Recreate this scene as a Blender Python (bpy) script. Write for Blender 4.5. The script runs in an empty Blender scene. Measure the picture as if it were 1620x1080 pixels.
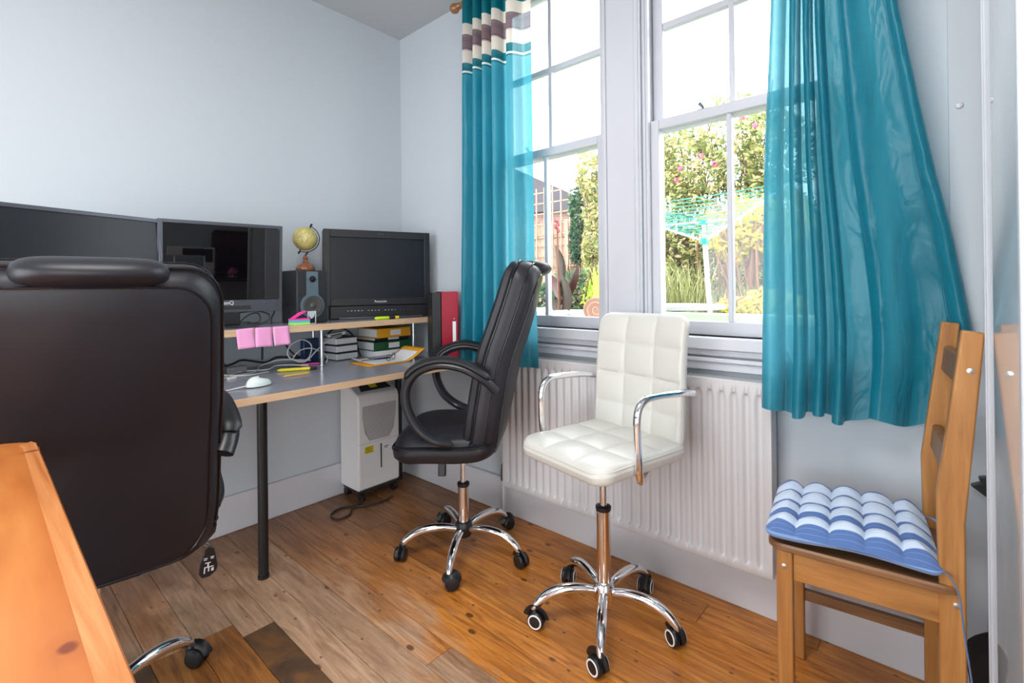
import bpy, math, random
from math import sin, cos, pi, sqrt, atan2, radians
from mathutils import Vector, Matrix, Quaternion
R_ = random.Random(7)
scn = bpy.context.scene
col = scn.collection

# ------------------------------------------------------------------ camera
CAM_H = 1.12
cd = bpy.data.cameras.new('camera')
cd.sensor_width = 36.0
cd.lens = 36.0 * 765.93 / 1620
cd.shift_y = -86.4 / 1620
cd.clip_start = 0.02
cam = bpy.data.objects.new('camera', cd)
col.objects.link(cam)
_yaw, _pitch, _roll = 0.7220, 0.00219, -0.0113
_f = Vector((-sin(_yaw) * cos(_pitch), cos(_yaw) * cos(_pitch), sin(_pitch)))
_r = Vector((cos(_yaw), sin(_yaw), 0))
_u = _r.cross(_f)
_r2 = _r * cos(_roll) + _u * sin(_roll)
_u2 = -_r * sin(_roll) + _u * cos(_roll)
cam.matrix_world = Matrix(((_r2.x, _u2.x, -_f.x, 0), (_r2.y, _u2.y, -_f.y, 0), (_r2.z, _u2.z, -_f.z, CAM_H), (0, 0, 0, 1)))
scn.camera = cam

# ------------------------------------------------------------------ world, lights, exposure
w = bpy.data.worlds.new('overcast_sky')
scn.world = w
w.use_nodes = True
bg = w.node_tree.nodes['Background']
bg.inputs[0].default_value = (0.93, 0.96, 1.0, 1)
bg.inputs[1].default_value = 8.5
scn.view_settings.view_transform = 'Standard'
scn.view_settings.look = 'None'
scn.view_settings.gamma = 1
scn.view_settings.use_curve_mapping = False
scn.view_settings.exposure = 0.0


def area(name, loc, rot, sx, sy, power, color=(1, 1, 1), portal=False):
    l = bpy.data.lights.new(name, 'AREA')
    l.shape = 'RECTANGLE'
    l.size = sx
    l.size_y = sy
    l.energy = power
    l.color = color
    if portal:
        l.cycles.is_portal = True
    o = bpy.data.objects.new(name, l)
    col.objects.link(o)
    o.location = loc
    o.rotation_euler = rot
    return o


area('added_ceiling_fill', (-0.55, 0.05, 2.555), (0, 0, 0), 0.9, 0.9, 34, (1.0, 0.975, 0.95))  # fill light added to brighten the room, out of view
area('window_portal', (-0.95, 2.02, 1.78), (radians(-90), 0, 0), 1.7, 1.75, 1, portal=True)
area('added_side_door_portal', (1.80, -1.02, 1.1), (0, radians(90), 0), 2.1, 1.3, 1, portal=True)  # covers the added side opening
area('added_garden_door_portal', (-0.9, -1.93, 1.15), (radians(90), 0, 0), 2.3, 2.2, 1, portal=True)  # covers the added opening behind the camera

# ------------------------------------------------------------------ helpers: meshes


class MB:
    def __init__(s):
        s.v = []
        s.f = []
        s.t = []

    def add(s, vs, fs, tone=None):
        o = len(s.v)
        s.v.extend([tuple(p) for p in vs])
        s.f.extend([tuple(i + o for i in f) for f in fs])
        s.t.extend([tone or (0, 0, 0)] * len(fs))

    def box(s, x0, x1, y0, y1, z0, z1, M=None, tone=None):
        vs = [Vector((x, y, z)) for z in (z0, z1) for y in (y0, y1) for x in (x0, x1)]
        if M is not None:
            vs = [M @ p for p in vs]
        s.add(vs, [(0, 2, 3, 1), (4, 5, 7, 6), (0, 1, 5, 4), (2, 6, 7, 3), (0, 4, 6, 2), (1, 3, 7, 5)], tone)

    def tube(s, pts, r, n=12, caps=True, flat=1.0, up=None):
        pts = [Vector(p) for p in pts]
        rs = r if isinstance(r, (list, tuple)) else [r] * len(pts)
        rings = []
        t0 = (pts[1] - pts[0]).normalized()
        a = Vector((0, 0, 1)) if up is None else Vector(up)
        if abs(t0.dot(a)) > 0.95:
            a = Vector((1, 0, 0))
        nrm = (a - t0 * a.dot(t0)).normalized()
        for i, p in enumerate(pts):
            if i == 0:
                t = t0
            elif i == len(pts) - 1:
                t = (pts[i] - pts[i - 1]).normalized()
            else:
                t = (pts[i + 1] - pts[i - 1]).normalized()
            nrm = (nrm - t * nrm.dot(t))
            nrm = nrm.normalized() if nrm.length > 1e-6 else t.orthogonal().normalized()
            b = t.cross(nrm)
            rings.append([p + nrm * (cos(2 * pi * k / n) * rs[i] * flat) + b * (sin(2 * pi * k / n) * rs[i]) for k in range(n)])
        vs = [q for rg in rings for q in rg]
        fs = []
        for i in range(len(pts) - 1):
            for k in range(n):
                k2 = (k + 1) % n
                fs.append((i * n + k, i * n + k2, (i + 1) * n + k2, (i + 1) * n + k))
        if caps:
            fs.append(tuple(reversed(range(n))))
            fs.append(tuple((len(pts) - 1) * n + k for k in range(n)))
        s.add(vs, fs)

    def lathe(s, prof, n=24, M=None):
        vs = []
        for (r, z) in prof:
            for k in range(n):
                p = Vector((r * cos(2 * pi * k / n), r * sin(2 * pi * k / n), z))
                vs.append(M @ p if M is not None else p)
        fs = []
        for i in range(len(prof) - 1):
            for k in range(n):
                k2 = (k + 1) % n
                fs.append((i * n + k, i * n + k2, (i + 1) * n + k2, (i + 1) * n + k))
        fs.append(tuple(reversed(range(n))))
        fs.append(tuple((len(prof) - 1) * n + k for k in range(n)))
        s.add(vs, fs)

    def prism(s, poly, M, d0, d1):
        """2D outline (u,v) extruded from d0 to d1; M maps (u,v,d) to space"""
        n = len(poly)
        vs = [M(u, v, d0) for u, v in poly] + [M(u, v, d1) for u, v in poly]
        fs = [(i, (i + 1) % n, n + (i + 1) % n, n + i) for i in range(n)]
        fs += [tuple(reversed(range(n))), tuple(range(n, 2 * n))]
        s.add(vs, fs)

    def grid(s, P, nu, nv, closed_u=False, flip=False, tone=None):
        vs = [P(i, j) for j in range(nv) for i in range(nu)]
        fs = []
        for j in range(nv - 1):
            for i in range(nu if closed_u else nu - 1):
                i2 = (i + 1) % nu
                q = (j * nu + i, j * nu + i2, (j + 1) * nu + i2, (j + 1) * nu + i)
                fs.append(tuple(reversed(q)) if flip else q)
        s.add(vs, fs, tone)

    def build(s, name, mat, parent=None, smooth=True, bevel=0, segs=2, angle=35, tone=False, fix=False):
        me = bpy.data.meshes.new(name)
        me.from_pydata(s.v, [], s.f)
        if fix:
            import bmesh
            b = bmesh.new()
            b.from_mesh(me)
            bmesh.ops.remove_doubles(b, verts=b.verts, dist=1e-5)
            bmesh.ops.recalc_face_normals(b, faces=b.faces)
            b.to_mesh(me)
            b.free()
        me.materials.append(mat)
        if tone and not fix:
            at = me.attributes.new('tone', 'FLOAT_COLOR', 'FACE')
            buf = []
            for t in s.t:
                buf += [t[0], t[1], t[2], 1]
            at.data.foreach_set('color', buf)
        me.update()
        if smooth:
            me.polygons.foreach_set('use_smooth', [True] * len(me.polygons))
            me.set_sharp_from_angle(angle=radians(angle))
        o = bpy.data.objects.new(name, me)
        col.objects.link(o)
        if parent is not None:
            o.parent = parent
        if bevel:
            m = o.modifiers.new('bevel', 'BEVEL')
            m.width = bevel
            m.segments = segs
            m.limit_method = 'ANGLE'
            m.angle_limit = radians(40)
            m.harden_normals = False
        return o


def thing(name, label, cat, loc=(0, 0, 0), rz=0, group=None, kind=None):
    o = bpy.data.objects.new(name, None)
    col.objects.link(o)
    o.location = loc
    o.rotation_euler = (0, 0, rz)
    o.empty_display_size = 0.05
    return tag(o, label, cat, group, kind)


def tag(o, label=None, cat=None, group=None, kind=None):
    if label:
        o['label'] = label
    if cat:
        o['category'] = cat
    if group:
        o['group'] = group
    if kind:
        o['kind'] = kind
    return o


def struct(o, label=None):
    o['kind'] = 'structure'
    if label:
        o['label'] = label
    return o


def smooth_path(pts, n=6, closed=False):
    """Catmull-Rom through points"""
    P = [Vector(p) for p in pts]
    out = []
    L = len(P)
    rng = range(L) if closed else range(L - 1)
    for i in rng:
        if closed:
            a, b, c, d = P[(i - 1) % L], P[i], P[(i + 1) % L], P[(i + 2) % L]
        else:
            a, b, c, d = P[max(i - 1, 0)], P[i], P[i + 1], P[min(i + 2, L - 1)]
        for k in range(n):
            t = k / n
            out.append(0.5 * ((2 * b) + (c - a) * t + (2 * a - 5 * b + 4 * c - d) * t * t + (3 * b - a - 3 * c + d) * t ** 3))
    if not closed:
        out.append(P[-1])
    return out


def rrect(w_, h_, r, n=6):
    r = max(min(r, w_ / 2 - 1e-4, h_ / 2 - 1e-4), 1e-4)
    out = []
    for cx, cy, a0 in ((w_ / 2 - r, h_ / 2 - r, 0), (-w_ / 2 + r, h_ / 2 - r, 90), (-w_ / 2 + r, -h_ / 2 + r, 180), (w_ / 2 - r, -h_ / 2 + r, 270)):
        for k in range(n + 1):
            a = radians(a0 + 90 * k / n)
            out.append((cx + r * cos(a), cy + r * sin(a)))
    return out


def dens(poly, m=3):
    out = []
    for i in range(len(poly)):
        a, b = poly[i], poly[(i + 1) % len(poly)]
        L = sqrt((a[0] - b[0]) ** 2 + (a[1] - b[1]) ** 2)
        k = max(1, int(L / 0.035)) if m else 1
        for j in range(k):
            out.append((a[0] + (b[0] - a[0]) * j / k, a[1] + (b[1] - a[1]) * j / k))
    return out


def pillow(mb, w_, h_, r, rings, mapf, b0=0.0, b1=0.0, capn=7, cn=6):
    base = dens(rrect(w_, h_, r, cn))
    n = len(base)

    def outline(ins):
        sx = (w_ - 2 * ins) / w_
        sy = (h_ - 2 * ins) / h_
        return [(u * sx, v * sy) for u, v in base]
    rows = []
    d0, i0 = rings[0]
    o0 = outline(i0)
    for k in range(1, capn + 1):
        s = k / capn
        if k < capn:
            rows.append([(u * s, v * s, d0 - b0 * (1 - s * s)) for u, v in o0])
    for d, ins in rings:
        rows.append([(u, v, d) for u, v in outline(ins)])
    d1, i1 = rings[-1]
    o1 = outline(i1)
    for k in range(capn - 1, 0, -1):
        s = k / capn
        rows.append([(u * s, v * s, d1 + b1 * (1 - s * s)) for u, v in o1])
    vs = [mapf(0, 0, d0 - b0)] + [mapf(*q) for row in rows for q in row] + [mapf(0, 0, d1 + b1)]
    fs = []
    for k in range(n):
        fs.append((0, 1 + (k + 1) % n, 1 + k))
    for i in range(len(rows) - 1):
        for k in range(n):
            k2 = (k + 1) % n
            fs.append((1 + i * n + k, 1 + i * n + k2, 1 + (i + 1) * n + k2, 1 + (i + 1) * n + k))
    e = len(vs) - 1
    q = 1 + (len(rows) - 1) * n
    for k in range(n):
        fs.append((e, q + k, q + (k + 1) % n))
    mb.add(vs, fs)


def quilt(mb, W, L, rc, T, puff, cx, cy, mapf, res=64, dimple=False, re=None, wrinkle=0, pinch=0.0):
    re = re or T * 0.5
    hw, hl = W / 2, L / 2
    nodes = []

    def cell(t, n):
        p = (t * 0.5 + 0.5) * n
        return abs(sin(pi * p))
    vt, vb = [], []
    rs = random.Random(3)
    for j in range(res):
        for i in range(res):
            a = -1 + 2 * i / (res - 1)
            b = -1 + 2 * j / (res - 1)
            a2, b2 = sin(a * pi / 2) * 0.35 + a * 0.65, sin(b * pi / 2) * 0.35 + b * 0.65
            x, y = a2 * hw, b2 * hl
            ax, ay = abs(x), abs(y)
            if ax > hw - rc and ay > hl - rc:
                qx, qy = (ax - hw + rc) / rc, (ay - hl + rc) / rc
                nx_, ny_ = qx * sqrt(1 - qy * qy / 2), qy * sqrt(1 - qx * qx / 2)
                x = math.copysign(hw - rc + nx_ * rc, x)
                y = math.copysign(hl - rc + ny_ * rc, y)
                e = rc * (1 - min(1, sqrt(nx_ * nx_ + ny_ * ny_)))
            else:
                e = min(hw - ax, hl - ay)
            e = max(e, 0)
            k = 1 - min(e / re, 1)
            h = sqrt(max(0, 1 - k * k))
            cu, cv = cell(x / hw, cx), cell(y / hl, cy)
            if dimple:
                pf = (0.35 + 0.65 * (cu ** 0.55)) * (0.35 + 0.65 * (cv ** 0.55)) if True else 0
                pf = max(pf, 0.0) * 1.0
                hh = h * (T / 2) * (1 - pinch) + h * (T / 2) * pinch * pf + puff * pf * min(1, e / (re * 1.2))
            else:
                pf = min(cu, 1) ** 0.35 * min(cv, 1) ** 0.35
                hh = h * T / 2 + puff * (pf - 1) * min(1, e / re)
            if wrinkle:
                hh += wrinkle * h * (sin(x * 90 + sin(y * 60) * 2) * sin(y * 75 + x * 30))
            edge = (i in (0, res - 1) or j in (0, res - 1))
            vt.append(mapf(x, y, 0 if edge else hh))
            vb.append(mapf(x, y, 0 if edge else (-h * T / 2 if not dimple else -h * T / 2 * 0.7)))
    fs, fb = [], []
    for j in range(res - 1):
        for i in range(res - 1):
            q = (j * res + i, j * res + i + 1, (j + 1) * res + i + 1, (j + 1) * res + i)
            fs.append(q)
            fb.append(tuple(reversed([k + res * res for k in q])))
    mb.add(vt + vb, fs + fb)


# ------------------------------------------------------------------ helpers: materials
MATS = {}


def nt(name):
    m = bpy.data.materials.new(name)
    m.use_nodes = True
    t = m.node_tree
    return m, t, t.nodes['Principled BSDF']


def node(t, kind, ins=None, **props):
    n = t.nodes.new(kind)
    for k, v in props.items():
        setattr(n, k, v)
    for k, v in (ins or {}).items():
        if isinstance(v, bpy.types.NodeSocket):
            t.links.new(v, n.inputs[k])
        else:
            n.inputs[k].default_value = v
    return n


def rgba(c):
    return (c[0], c[1], c[2], 1)


def pbr(name, c, rough=0.5, metal=0.0, var=0.06, scale=8.0, bump=0.0, bscale=60.0, coat=0.0, spec=0.5, sheen=0.0, coatr=0.1, stretch=None):
    if name in MATS:
        return MATS[name]
    m, t, b = nt(name)
    tc = node(t, 'ShaderNodeTexCoord')
    mp = node(t, 'ShaderNodeMapping', {'Vector': tc.outputs['Object'], 'Scale': stretch or (1, 1, 1)})
    nz = node(t, 'ShaderNodeTexNoise', {'Vector': mp.outputs[0], 'Scale': scale, 'Detail': 3.0})
    mix = node(t, 'ShaderNodeMix', {0: nz.outputs['Fac']}, data_type='RGBA')
    mix.inputs[6].default_value = rgba([min(1, x * (1 - var)) for x in c])
    mix.inputs[7].default_value = rgba([min(1, x * (1 + var)) for x in c])
    t.links.new(mix.outputs[2], b.inputs['Base Color'])
    b.inputs['Roughness'].default_value = rough
    b.inputs['Metallic'].default_value = metal
    b.inputs['Coat Weight'].default_value = coat
    b.inputs['Coat Roughness'].default_value = coatr
    b.inputs['Specular IOR Level'].default_value = spec
    b.inputs['Sheen Weight'].default_value = sheen
    if bump:
        n2 = node(t, 'ShaderNodeTexNoise', {'Vector': mp.outputs[0], 'Scale': bscale, 'Detail': 4.0})
        bp = node(t, 'ShaderNodeBump', {'Height': n2.outputs['Fac'], 'Strength': bump, 'Distance': 0.01})
        t.links.new(bp.outputs[0], b.inputs['Normal'])
    MATS[name] = m
    return m


def ramp(t, fac, stops):
    r = node(t, 'ShaderNodeValToRGB', {'Fac': fac})
    el = r.color_ramp.elements
    el[0].position, el[0].color = stops[0][0], rgba(stops[0][1])
    el[1].position, el[1].color = stops[-1][0], rgba(stops[-1][1])
    for p, c in stops[1:-1]:
        e = el.new(p)
        e.color = rgba(c)
    return r


def wood(name, dark, mid, light, axis=(1, 8, 8), scale=4.0, rough=0.4, coat=0.2, knots=0.0, bump=0.05):
    if name in MATS:
        return MATS[name]
    m, t, b = nt(name)
    tc = node(t, 'ShaderNodeTexCoord')
    mp = node(t, 'ShaderNodeMapping', {'Vector': tc.outputs['Object'], 'Scale': axis})
    nz = node(t, 'ShaderNodeTexNoise', {'Vector': mp.outputs[0], 'Scale': scale, 'Detail': 6.0, 'Roughness': 0.62, 'Distortion': 0.8})
    rp = ramp(t, nz.outputs['Fac'], [(0.25, dark), (0.5, mid), (0.75, light)])
    out = rp.outputs[0]
    if knots:
        mk = node(t, 'ShaderNodeMapping', {'Vector': tc.outputs['Object'], 'Scale': [1.0 if a == min(axis) else 2.2 for a in axis]})
        vo = node(t, 'ShaderNodeTexVoronoi', {'Vector': mk.outputs[0], 'Scale': knots})
        kr = ramp(t, vo.outputs['Distance'], [(0.05, (0, 0, 0)), (0.13, (1, 1, 1))])
        mx = node(t, 'ShaderNodeMix', {0: kr.outputs[0]}, data_type='RGBA')
        mx.inputs[6].default_value = rgba([x * 0.3 for x in dark])
        t.links.new(out, mx.inputs[7])
        out = mx.outputs[2]
    t.links.new(out, b.inputs['Base Color'])
    b.inputs['Roughness'].default_value = rough
    b.inputs['Coat Weight'].default_value = coat
    b.inputs['Coat Roughness'].default_value = 0.15
    if bump:
        bp = node(t, 'ShaderNodeBump', {'Height': nz.outputs['Fac'], 'Strength': bump, 'Distance': 0.01})
        t.links.new(bp.outputs[0], b.inputs['Normal'])
    MATS[name] = m
    return m


def mth(t, op, a, b=None, c=None, clamp=False):
    n = t.nodes.new('ShaderNodeMath')
    n.operation = op
    n.use_clamp = clamp
    for i, v in enumerate((a, b, c)):
        if v is None:
            continue
        if isinstance(v, bpy.types.NodeSocket):
            t.links.new(v, n.inputs[i])
        else:
            n.inputs[i].default_value = v
    return n.outputs[0]


def mixc(t, f, a, b):
    mx = t.nodes.new('ShaderNodeMix')
    mx.data_type = 'RGBA'
    for k, v in ((0, f), (6, a), (7, b)):
        if isinstance(v, bpy.types.NodeSocket):
            t.links.new(v, mx.inputs[k])
        else:
            mx.inputs[k].default_value = rgba(v) if k else v
    return mx.outputs[2]


def floor_mat():
    m, t, b = nt('old_pine_floorboards')
    tc = node(t, 'ShaderNodeTexCoord')
    at = node(t, 'ShaderNodeAttribute', attribute_name='tone')
    sp = node(t, 'ShaderNodeSeparateColor', {0: at.outputs['Color']})
    rnd, patch = sp.outputs[0], sp.outputs[1]
    xyz = node(t, 'ShaderNodeSeparateXYZ', {0: tc.outputs['Object']})
    off = node(t, 'ShaderNodeCombineXYZ', {0: mth(t, 'MULTIPLY', rnd, 13.0), 1: mth(t, 'MULTIPLY', rnd, 7.0), 2: rnd})
    pv = node(t, 'ShaderNodeVectorMath', {0: tc.outputs['Object'], 1: off.outputs[0]}, operation='ADD')
    mp = node(t, 'ShaderNodeMapping', {'Vector': pv.outputs[0], 'Scale': (1.2, 14, 1)})
    gr = node(t, 'ShaderNodeTexNoise', {'Vector': mp.outputs[0], 'Scale': 2.6, 'Detail': 8.0, 'Roughness': 0.65, 'Distortion': 1.6})
    mp2 = node(t, 'ShaderNodeMapping', {'Vector': pv.outputs[0], 'Scale': (2.5, 5, 1)})
    bl = node(t, 'ShaderNodeTexNoise', {'Vector': mp2.outputs[0], 'Scale': 1.6, 'Detail': 4.0, 'Distortion': 0.6})
    # varnished orange boards
    og = ramp(t, gr.outputs['Fac'], [(0.28, (0.20, 0.060, 0.008)), (0.45, (0.46, 0.155, 0.022)), (0.60, (0.62, 0.24, 0.042)), (0.78, (0.72, 0.34, 0.08))])
    br = ramp(t, gr.outputs['Fac'], [(0.25, (0.11, 0.045, 0.018)), (0.5, (0.24, 0.105, 0.042)), (0.75, (0.36, 0.18, 0.08))])
    tan = ramp(t, gr.outputs['Fac'], [(0.25, (0.22, 0.12, 0.07)), (0.5, (0.50, 0.30, 0.18)), (0.75, (0.68, 0.45, 0.30))])
    # worn track where the varnish has gone
    dx = mth(t, 'DIVIDE', mth(t, 'ADD', xyz.outputs[0], 1.32), 1.0)
    dy = mth(t, 'DIVIDE', mth(t, 'SUBTRACT', xyz.outputs[1], mth(t, 'ADD', 0.62, mth(t, 'MULTIPLY', dx, -0.10))), 0.52)
    rr = mth(t, 'SQRT', mth(t, 'ADD', mth(t, 'MULTIPLY', dx, dx), mth(t, 'MULTIPLY', dy, dy)))
    rr = mth(t, 'ADD', rr, mth(t, 'MULTIPLY', mth(t, 'SUBTRACT', bl.outputs['Fac'], 0.5), 1.3))
    rr = mth(t, 'ADD', rr, mth(t, 'MULTIPLY', mth(t, 'SUBTRACT', rnd, 0.5), 0.25))
    worn = ramp(t, rr, [(0.55, (1, 1, 1)), (1.15, (0, 0, 0))]).outputs[0]
    # browner by the desk wall
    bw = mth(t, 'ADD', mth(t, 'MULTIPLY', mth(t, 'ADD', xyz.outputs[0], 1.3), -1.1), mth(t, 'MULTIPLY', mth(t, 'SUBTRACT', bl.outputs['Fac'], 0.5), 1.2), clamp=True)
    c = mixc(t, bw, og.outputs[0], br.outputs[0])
    c = mixc(t, worn, c, tan.outputs[0])
    # per board brightness
    c2 = node(t, 'ShaderNodeHueSaturation', {'Color': c, 'Value': mth(t, 'ADD', 0.86, mth(t, 'MULTIPLY', rnd, 0.30))}).outputs[0]
    # grey ingrained dirt
    dn = node(t, 'ShaderNodeTexNoise', {'Vector': mp2.outputs[0], 'Scale': 3.2, 'Detail': 6.0, 'Roughness': 0.7})
    dr = ramp(t, dn.outputs['Fac'], [(0.56, (0, 0, 0)), (0.74, (1, 1, 1))]).outputs[0]
    c3 = mixc(t, mth(t, 'MULTIPLY', dr, 0.5), c2, (0.12, 0.075, 0.05))
    # knots and nail holes
    mk = node(t, 'ShaderNodeMapping', {'Vector': pv.outputs[0], 'Scale': (1.0, 1.7, 1)})
    vo = node(t, 'ShaderNodeTexVoronoi', {'Vector': mk.outputs[0], 'Scale': 5.2})
    kn = ramp(t, vo.outputs['Distance'], [(0.065, (1, 1, 1)), (0.10, (0, 0, 0))]).outputs[0]
    v2 = node(t, 'ShaderNodeTexVoronoi', {'Vector': mk.outputs[0], 'Scale': 17.0})
    k2 = ramp(t, v2.outputs['Distance'], [(0.09, (1, 1, 1)), (0.14, (0, 0, 0))]).outputs[0]
    sel = mth(t, 'GREATER_THAN', node(t, 'ShaderNodeSeparateColor', {0: v2.outputs['Color']}).outputs[0], 0.55)
    k2 = mth(t, 'MULTIPLY', k2, sel)
    c4 = mixc(t, mth(t, 'MULTIPLY', kn, 0.85), c3, (0.10, 0.030, 0.010))
    c4 = mixc(t, mth(t, 'MULTIPLY', k2, 0.75), c4, (0.05, 0.028, 0.02))
    # dark replacement boards
    pr = ramp(t, bl.outputs['Fac'], [(0.30, (0.035, 0.020, 0.012)), (0.48, (0.10, 0.052, 0.026)), (0.60, (0.20, 0.085, 0.026)), (0.72, (0.30, 0.20, 0.12))]).outputs[0]
    po = ramp(t, gr.outputs['Fac'], [(0.3, (0.12, 0.045, 0.012)), (0.55, (0.34, 0.125, 0.025)), (0.75, (0.42, 0.20, 0.05))]).outputs[0]
    p1 = mth(t, 'MULTIPLY', mth(t, 'GREATER_THAN', patch, 0.3), 1.0)
    p2 = mth(t, 'GREATER_THAN', patch, 0.8)
    c5 = mixc(t, p1, c4, po)
    c5 = mixc(t, p2, c5, pr)
    t.links.new(c5, b.inputs['Base Color'])
    rg = mth(t, 'ADD', 0.26, mth(t, 'ADD', mth(t, 'MULTIPLY', worn, 0.18), mth(t, 'MULTIPLY', bl.outputs['Fac'], 0.16)))
    t.links.new(rg, b.inputs['Roughness'])
    bp = node(t, 'ShaderNodeBump', {'Height': gr.outputs['Fac'], 'Strength': 0.12, 'Distance': 0.006})
    t.links.new(bp.outputs[0], b.inputs['Normal'])
    return m


def curtain_mat():
    m, t, b = nt('teal_satin_curtain')
    tc = node(t, 'ShaderNodeTexCoord')
    xyz = node(t, 'ShaderNodeSeparateXYZ', {0: tc.outputs['Object']})
    z = xyz.outputs[2]
    mp = node(t, 'ShaderNodeMapping', {'Vector': tc.outputs['Object'], 'Scale': (6, 6, 90)})
    nz = node(t, 'ShaderNodeTexNoise', {'Vector': mp.outputs[0], 'Scale': 3.0, 'Detail': 5.0})
    teal = mixc(t, nz.outputs['Fac'], (0.001, 0.17, 0.25), (0.006, 0.25, 0.34))
    teal_top = (0.0, 0.16, 0.21)
    bands = ramp(t, mth(t, 'DIVIDE', mth(t, 'SUBTRACT', z, 2.14), 0.4), [(0.0, (0, 0, 0)), (1.0, (0, 0, 0))])
    cr = bands.color_ramp
    cr.interpolation = 'CONSTANT'
    cream, mauve, dk, pink, white, tl = (0.74, 0.68, 0.61), (0.22, 0.145, 0.17), (0.10, 0.06, 0.085), (0.44, 0.30, 0.31), (0.9, 0.9, 0.86), teal_top
    stops = [(0.0, tl), (0.08, white), (0.105, tl), (0.20, cream), (0.355, pink), (0.37, dk), (0.38, mauve), (0.47, dk), (0.476, mauve), (0.495, dk), (0.50, mauve), (0.55, cream), (0.68, tl)]
    el = cr.elements
    el[0].position, el[0].color = 0, rgba(stops[0][1])
    el[1].position, el[1].color = 0.999, rgba(tl)
    for p, c in stops[1:]:
        e = el.new(p)
        e.color = rgba(c)
    up = mth(t, 'GREATER_THAN', z, 2.165)
    cc = mixc(t, up, teal, bands.outputs[0])
    t.links.new(cc, b.inputs['Base Color'])
    b.inputs['Roughness'].default_value = 0.33
    b.inputs['Specular IOR Level'].default_value = 0.5
    b.inputs['Sheen Weight'].default_value = 0.12
    b.inputs['Sheen Roughness'].default_value = 0.35
    b.inputs['Sheen Tint'].default_value = (0.5, 0.9, 1.0, 1)
    mp3 = node(t, 'ShaderNodeMapping', {'Vector': tc.outputs['Object'], 'Scale': (5, 5, 2.2)})
    nr = node(t, 'ShaderNodeTexNoise', {'Vector': mp3.outputs[0], 'Scale': 2.2, 'Detail': 3.0, 'Distortion': 0.7})
    br = node(t, 'ShaderNodeBump', {'Height': nr.outputs['Fac'], 'Strength': 0.5, 'Distance': 0.035})
    bp = node(t, 'ShaderNodeBump', {'Height': nz.outputs['Fac'], 'Strength': 0.10, 'Distance': 0.004, 'Normal': br.outputs[0]})
    t.links.new(bp.outputs[0], b.inputs['Normal'])
    lt = mixc(t, 0.62, cc, (0.22, 0.72, 0.88))
    lt = mixc(t, up, lt, cc)
    tr = node(t, 'ShaderNodeBsdfTranslucent', {0: lt})
    m0 = node(t, 'ShaderNodeMixShader', {0: 0.42, 1: b.outputs[0], 2: tr.outputs[0]})
    lw = node(t, 'ShaderNodeLayerWeight', {'Blend': 0.5})
    thin = mth(t, 'MULTIPLY', mth(t, 'POWER', mth(t, 'SUBTRACT', 1.0, lw.outputs['Facing']), 2.5), 0.085)
    tp = node(t, 'ShaderNodeBsdfTransparent', {0: (0.62, 0.95, 1.0, 1)})
    mx = node(t, 'ShaderNodeMixShader', {0: thin, 1: m0.outputs[0], 2: tp.outputs[0]})
    t.links.new(mx.outputs[0], t.nodes['Material Output'].inputs['Surface'])
    return m


def glass_mat(name='window_glass', tint=(0.97, 0.985, 0.98), ior=1.45, rough=0.0):
    m, t, b = nt(name)
    t.nodes.remove(b)
    lw = node(t, 'ShaderNodeLayerWeight', {'Blend': 0.5})
    fr = node(t, 'ShaderNodeMath', {0: mth(t, 'POWER', lw.outputs['Facing'], 5.0), 1: 0.75, 2: 0.03}, operation='MULTIPLY_ADD')
    tr = node(t, 'ShaderNodeBsdfTransparent', {0: rgba(tint)})
    gl = node(t, 'ShaderNodeBsdfGlossy', {'Roughness': rough})
    mx = node(t, 'ShaderNodeMixShader', {0: fr.outputs[0], 1: tr.outputs[0], 2: gl.outputs[0]})
    t.links.new(mx.outputs[0], t.nodes['Material Output'].inputs['Surface'])
    return m


def leaf_mat(name, stops, trans=0.35):
    m, t, b = nt(name)
    at = node(t, 'ShaderNodeAttribute', attribute_name='tone')
    sp = node(t, 'ShaderNodeSeparateColor', {0: at.outputs['Color']})
    rp = ramp(t, sp.outputs[0], stops)
    t.links.new(rp.outputs[0], b.inputs['Base Color'])
    b.inputs['Roughness'].default_value = 0.5
    tr = node(t, 'ShaderNodeBsdfTranslucent', {0: rp.outputs[0]})
    mx = node(t, 'ShaderNodeMixShader', {0: trans, 1: b.outputs[0], 2: tr.outputs[0]})
    t.links.new(mx.outputs[0], t.nodes['Material Output'].inputs['Surface'])
    return m


def brick_mat(name, c1, c2, mortar, scale=4.0):
    m, t, b = nt(name)
    tc = node(t, 'ShaderNodeTexCoord')
    mp = node(t, 'ShaderNodeMapping', {'Vector': tc.outputs['Object'], 'Rotation': (radians(90), 0, 0)})
    bk = node(t, 'ShaderNodeTexBrick', {'Vector': mp.outputs[0], 'Color1': rgba(c1), 'Color2': rgba(c2), 'Mortar': rgba(mortar), 'Scale': scale})
    t.links.new(bk.outputs['Color'], b.inputs['Base Color'])
    b.inputs['Roughness'].default_value = 0.85
    return m


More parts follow.
